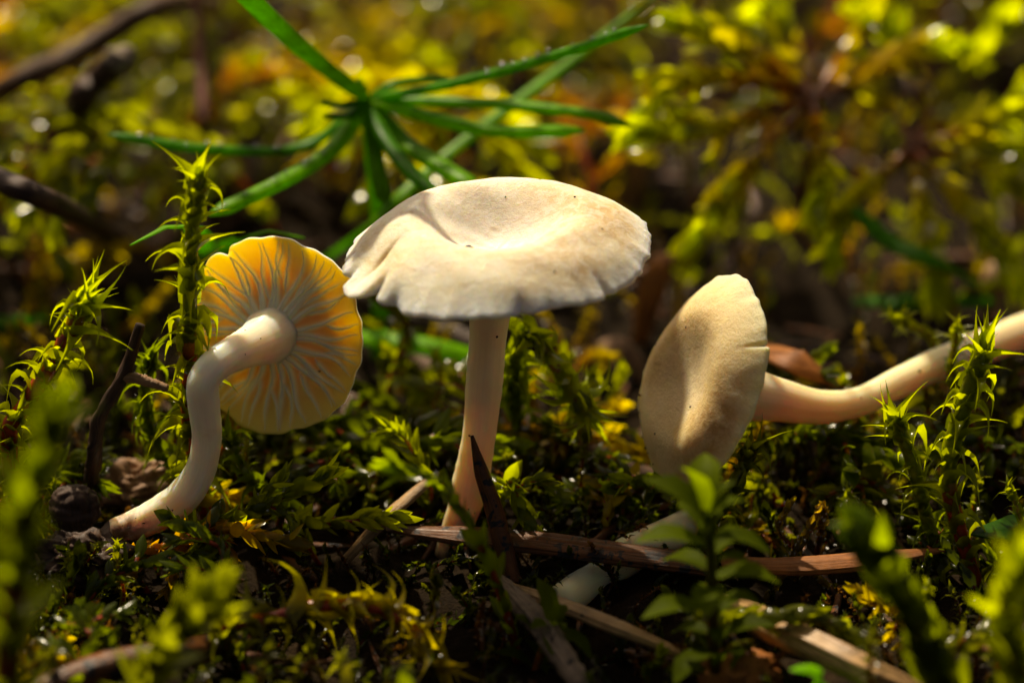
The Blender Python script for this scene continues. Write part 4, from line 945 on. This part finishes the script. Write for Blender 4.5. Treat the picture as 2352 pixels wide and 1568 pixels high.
lump('bud_scale', 'glossy rust-brown bud scale beside the dry ribbed straw', 'bud', G(1700, 1545, 1.0), (2.4, 1.6, 1.3), M_orange, 5)
# flakes and loose bits
r3 = np.random.default_rng(77)
for k, (u, v) in enumerate([(1180, 85), (915, 110), (720, 50), (905, 170), (1240, 130), (610, 110), (1400, 1095), (2290, 630), (2240, 150), (1510, 680), (1420, 800), (1480, 400), (190, 420), (520, 420), (2170, 100), (130, 560), (1985, 1140), (1360, 70), (80, 430), (1010, 60)]):
    c = G(u, v, 3.0 if v < 700 else 1.6); a = r3.uniform(0, 3.14); d = np.array([math.cos(a), math.sin(a), r3.uniform(-.3, .3)]) * r3.uniform(1.6, 3.2)
    if v < 700: c[2] = r3.uniform(3, 7)
    q = c - d; q[2] = ground_z(q[0], q[1])
    V, F, T = stick_geo([q, c, c + d], [.7, 1.3, .5], flat=.3, flat_dir=(0, -.6, 1), n=14, seg=10)
    lone('bark_flake', V, F, M_tan if k % 3 else M_orange, ('small pinkish-tan' if k % 3 else 'small rust-orange') + ' bark flake ' + (zone(c[0], c[1]) if c[1] > 17 else zone_front(c[0], c[1])), 'bark', 'bark flakes in the moss', T)
def litter():
    out = []; r = np.random.default_rng(91)
    for _ in range(800):
        x, y = r.uniform(-90, 90), r.uniform(-60, 160); a = r.uniform(0, 3.14); L = r.uniform(1.5, 6)
        d = np.array([math.cos(a), math.sin(a), r.normal(0, .15)]) * L; c = np.array([x, y, float(ground_z(x, y)) + r.uniform(.2, 1.0)])
        n = 5; C = spline([c - d, c + r.normal(0, .2, 3) * L * .3, c + d], n); V, F = tube(C, np.array([.1, .28, .3, .26, .08]) * r.uniform(.7, 1.6), 5)
        out.append((V, F, np.stack([np.tile(np.linspace(0, 1, 5), n).tolist() + [0, 0], (tube_t(n, 5) * L * 2).tolist(), [0] * (n * 5 + 2)], 1)))
    V, F, T = join(out); o = link('forest_litter', make_mesh('forest_litter', V, F, M_needle, T)); tag(o, 'fine brown needle litter strewn over the soil under the moss', 'litter', kind='stuff')
litter()

# ------------------------------------------------------------------ unseen leafy sprigs, added above the view to cast the dappled shade
M_shade = leaf_mat('shade_sprig_leaf', 'attr', .4, .12, (1.5, 1.6, 1.0), 1.35)
SUNLIT = [(P(440, v, -2), 1.5) for v in (420, 520, 620, 720, 820)] + [(P(u, v, -2), 1.5) for u, v in ((190, 700), (120, 840), (2250, 820), (2190, 1000), (2060, 990))] + [(P(1320, 910, 5), 2.5), (P(1270, 830, 5.5), 2.0)]
SUNLIT += [(c_mid + np.array([a, b_, 2.5]), 3.0) for a, b_ in ((-2, 4), (3, 5), (6, 3), (1, -3), (5, -2), (-5, -4), (8, -1), (0, 1), (3, 1))]
SUNLIT += [(P(700, 620, 3), 3.0), (P(560, 640, 3), 3.0), (P(1690, 700, 0), 3.0), (P(1640, 800, 0), 2.0), (P(2030, 880, 7), 2.5), (P(480, 860, -4.5), 2.0)]
SUNLIT += [(G(u, v, 3), r_) for u, v, r_ in ((640, 1150, 2), (725, 1100, 2), (450, 1235, 2), (560, 1225, 2), (720, 1390, 2.5), (860, 1390, 2.5), (960, 1450, 2), (1210, 1190, 1.5), (1400, 1430, 2.5), (1300, 1395, 1.5), (1880, 1490, 3), (1980, 1530, 2), (1830, 1295, 2.5), (840, 1190, 1.5), (950, 1125, 1.5), (1000, 1222, 1.5), (1760, 1380, 2), (430, 1130, 2), (470, 1000, 2))]
SUNLIT += [(P(u, v, y), 2.5) for u, v, y in ((1990, 1240, -30), (2080, 1380, -30), (100, 950, -42), (60, 1150, -42), (930, 1085, -16), (2330, 1400, -34), (430, 1440, -32), (1860, 1415, -20))]
def hits_sunlit(c, a, b_):
    for q, r_ in SUNLIT:
        d = c - q; d = d - SUN * d.dot(SUN)
        if np.linalg.norm(d) < r_ + (a + b_) * .25: return True
    return False
def sprig(label, root_xy, targets, dist, side):
    """targets: (u, v, y, length, width) spots to be shaded; each gets a leaf on the way to the sun"""
    cs = []; kept = []
    for tg_ in targets:
        c = P(*tg_[:3]) + SUN * (dist + rng.uniform(-12, 12))
        if len(tg_) == 5 and hits_sunlit(c, tg_[3], tg_[4]): continue
        cs.append(c); kept.append(tg_[:5])
    targets = kept
    order = np.argsort([c[0] * side for c in cs]); cs2 = [cs[k] for k in order]; tg = [targets[k] for k in order]
    root = np.array([root_xy[0], root_xy[1], float(ground_z(*root_xy)) - 1])
    t = thing('shade_sprig', root, label, 'sprig', 'added shade sprigs overhead')
    mids = np.array(cs2) + np.array([0, 2, 7.0])
    nn = max(3, len(mids) // 3); ctrl = [mids[k::1][:4].mean(0) if k + 4 <= len(mids) else mids[k:].mean(0) for k in np.linspace(0, len(mids) - 1, nn).astype(int)]
    up = root + np.array([(ctrl[0][0] - root[0]) * .15, (ctrl[0][1] - root[1]) * .3, (ctrl[0][2] - root[2]) * .75])
    C = spline([root, up] + ctrl, 60)
    V, F, tt = stem_geo(C, 1.3, .5, [C_BROWN, C_BROWN, C_GREEN]); part('stem', V, F, M_stem, t, tt)
    for c, (u, v, y, a, b_) in zip(cs2, tg):
        d = SUN + rng.normal(0, .25, 3); B = basis_from(d, rng.normal(size=3))
        n = 11; q = np.linspace(0, 1, n); w_ = b_ * .5 * np.sin(np.clip(q * .96 + .03, 0, 1) * math.pi) ** .75
        L = []
        for k in (-1, -.5, 0, .5, 1): L.append(np.stack([(q - .5) * a, k * w_, .35 * (abs(k) - .5) * w_ - a * .10 * (q - .5) ** 2 * 4], 1))
        Vl = np.stack(L, 1).reshape(-1, 3) @ B.T + c
        i = np.arange(n - 1)[:, None] * 5; j = np.arange(4)[None]; Fl = np.stack([i + j, i + j + 1, i + 5 + j + 1, i + 5 + j], -1).reshape(-1, 4)
        bpt = Vl[2]; kk = np.argmin(np.linalg.norm(C[12:] - bpt, axis=1)) + 12
        Vp, Fp = tube(spline([C[kk], (C[kk] + bpt) / 2 + [0, 0, 1], bpt], 6), .25, 5)
        V, F, T = join([(Vl, Fl, np.tile(GREEN_N * .8, (len(Vl), 1))), (Vp, Fp, np.tile(C_GREEN, (len(Vp), 1)))])
        part('leaf', V, F, M_shade, t, T)
rs = np.random.default_rng(17)
front = []
LIT = [(740, 1390, 150, 70), (1430, 1430, 120, 50), (1900, 1490, 150, 60), (600, 1190, 170, 80), (2200, 1000, 120, 250), (1330, 920, 80, 60), (300, 1230, 120, 60), (1820, 1290, 120, 60), (160, 760, 160, 120), (450, 650, 100, 250)]
for uu in range(-100, 2500, 210):
    for vv, yy in ((1010, 14), (1090, 8), (1180, 2), (1300, -6), (1430, -12), (1560, -20)):
        u, v = uu + rs.uniform(-70, 70), vv + rs.uniform(-40, 40)
        if any(((u - a) / (c + 70)) ** 2 + ((v - b_) / (d + 50)) ** 2 < 1 for a, b_, c, d in LIT): continue
        k_ = .62 if vv < 1250 else 1.0; front.append((u, v, yy, k_ * rs.uniform(6, 11), k_ * rs.uniform(4, 6.5)))
sprig('leafy sprig added out of view to shade the litter in front of the mushrooms', (-150, 90), [f for f in front if f[0] < 1150], 130, 1)
sprig('leafy sprig added out of view to shade the ground below the tan cap', (160, 90), [f for f in front if f[0] >= 1150], 140, -1)
sprig('thin sprig added out of view to shade the broad cap and gilled cap', (-140, 120), [(660, 900, 3, 8, 5, 1), (560, 1000, 0, 7, 4), (1010, 1050, 6, 9, 6), (950, 950, 10, 9, 6)], 115, 1)
sprig('thin sprig added out of view to shade the tan cap and long stem', (150, 140), [(1530, 1000, -2, 6, 4.5, 1), (1400, 1310, -5, 8, 5, 1), (1540, 1215, -4, 7, 5, 1), (1320, 1360, -6, 5, 4, 1), (2170, 830, 13, 10, 6), (1700, 450, 50, 12, 8), (1580, 560, 40, 11, 7), (2050, 740, 30, 12, 8), (1750, 640, 35, 10, 7), (1500, 300, 70, 14, 9), (2330, 770, 25, 8, 6), (1660, 760, 22, 10, 7), (1950, 640, 30, 9, 6)], 125, -1)
bk = [(u, v, y, rs.uniform(9, 15), rs.uniform(6, 10)) for u, v, y in ((330, 240, 60), (1020, 170, 90), (1060, 320, 60), (1380, 300, 75), (2000, 690, 32), (2340, 130, 95), (220, 440, 34), (2200, 730, 28), (1500, 580, 36))]
sprig('long leafy sprig added out of view to shade the blurred moss around the seedling', (-170, 170), [b_ for b_ in bk if b_[0] < 1200], 150, 1)
sprig('long leafy sprig added out of view to shade the fanned fronds', (175, 180), [b_ for b_ in bk if b_[0] >= 1200], 150, -1)
sprig('short sprig added out of view to shade the broad cap', (-120, 60), [(905, 492, 2.5, 5.5, 4, 1), (862, 560, 0, 4.5, 3.2, 1), (930, 455, 6, 4, 3, 1), (700, 480, 12, 6, 4), (560, 520, 14, 6, 4)], 66, 1)
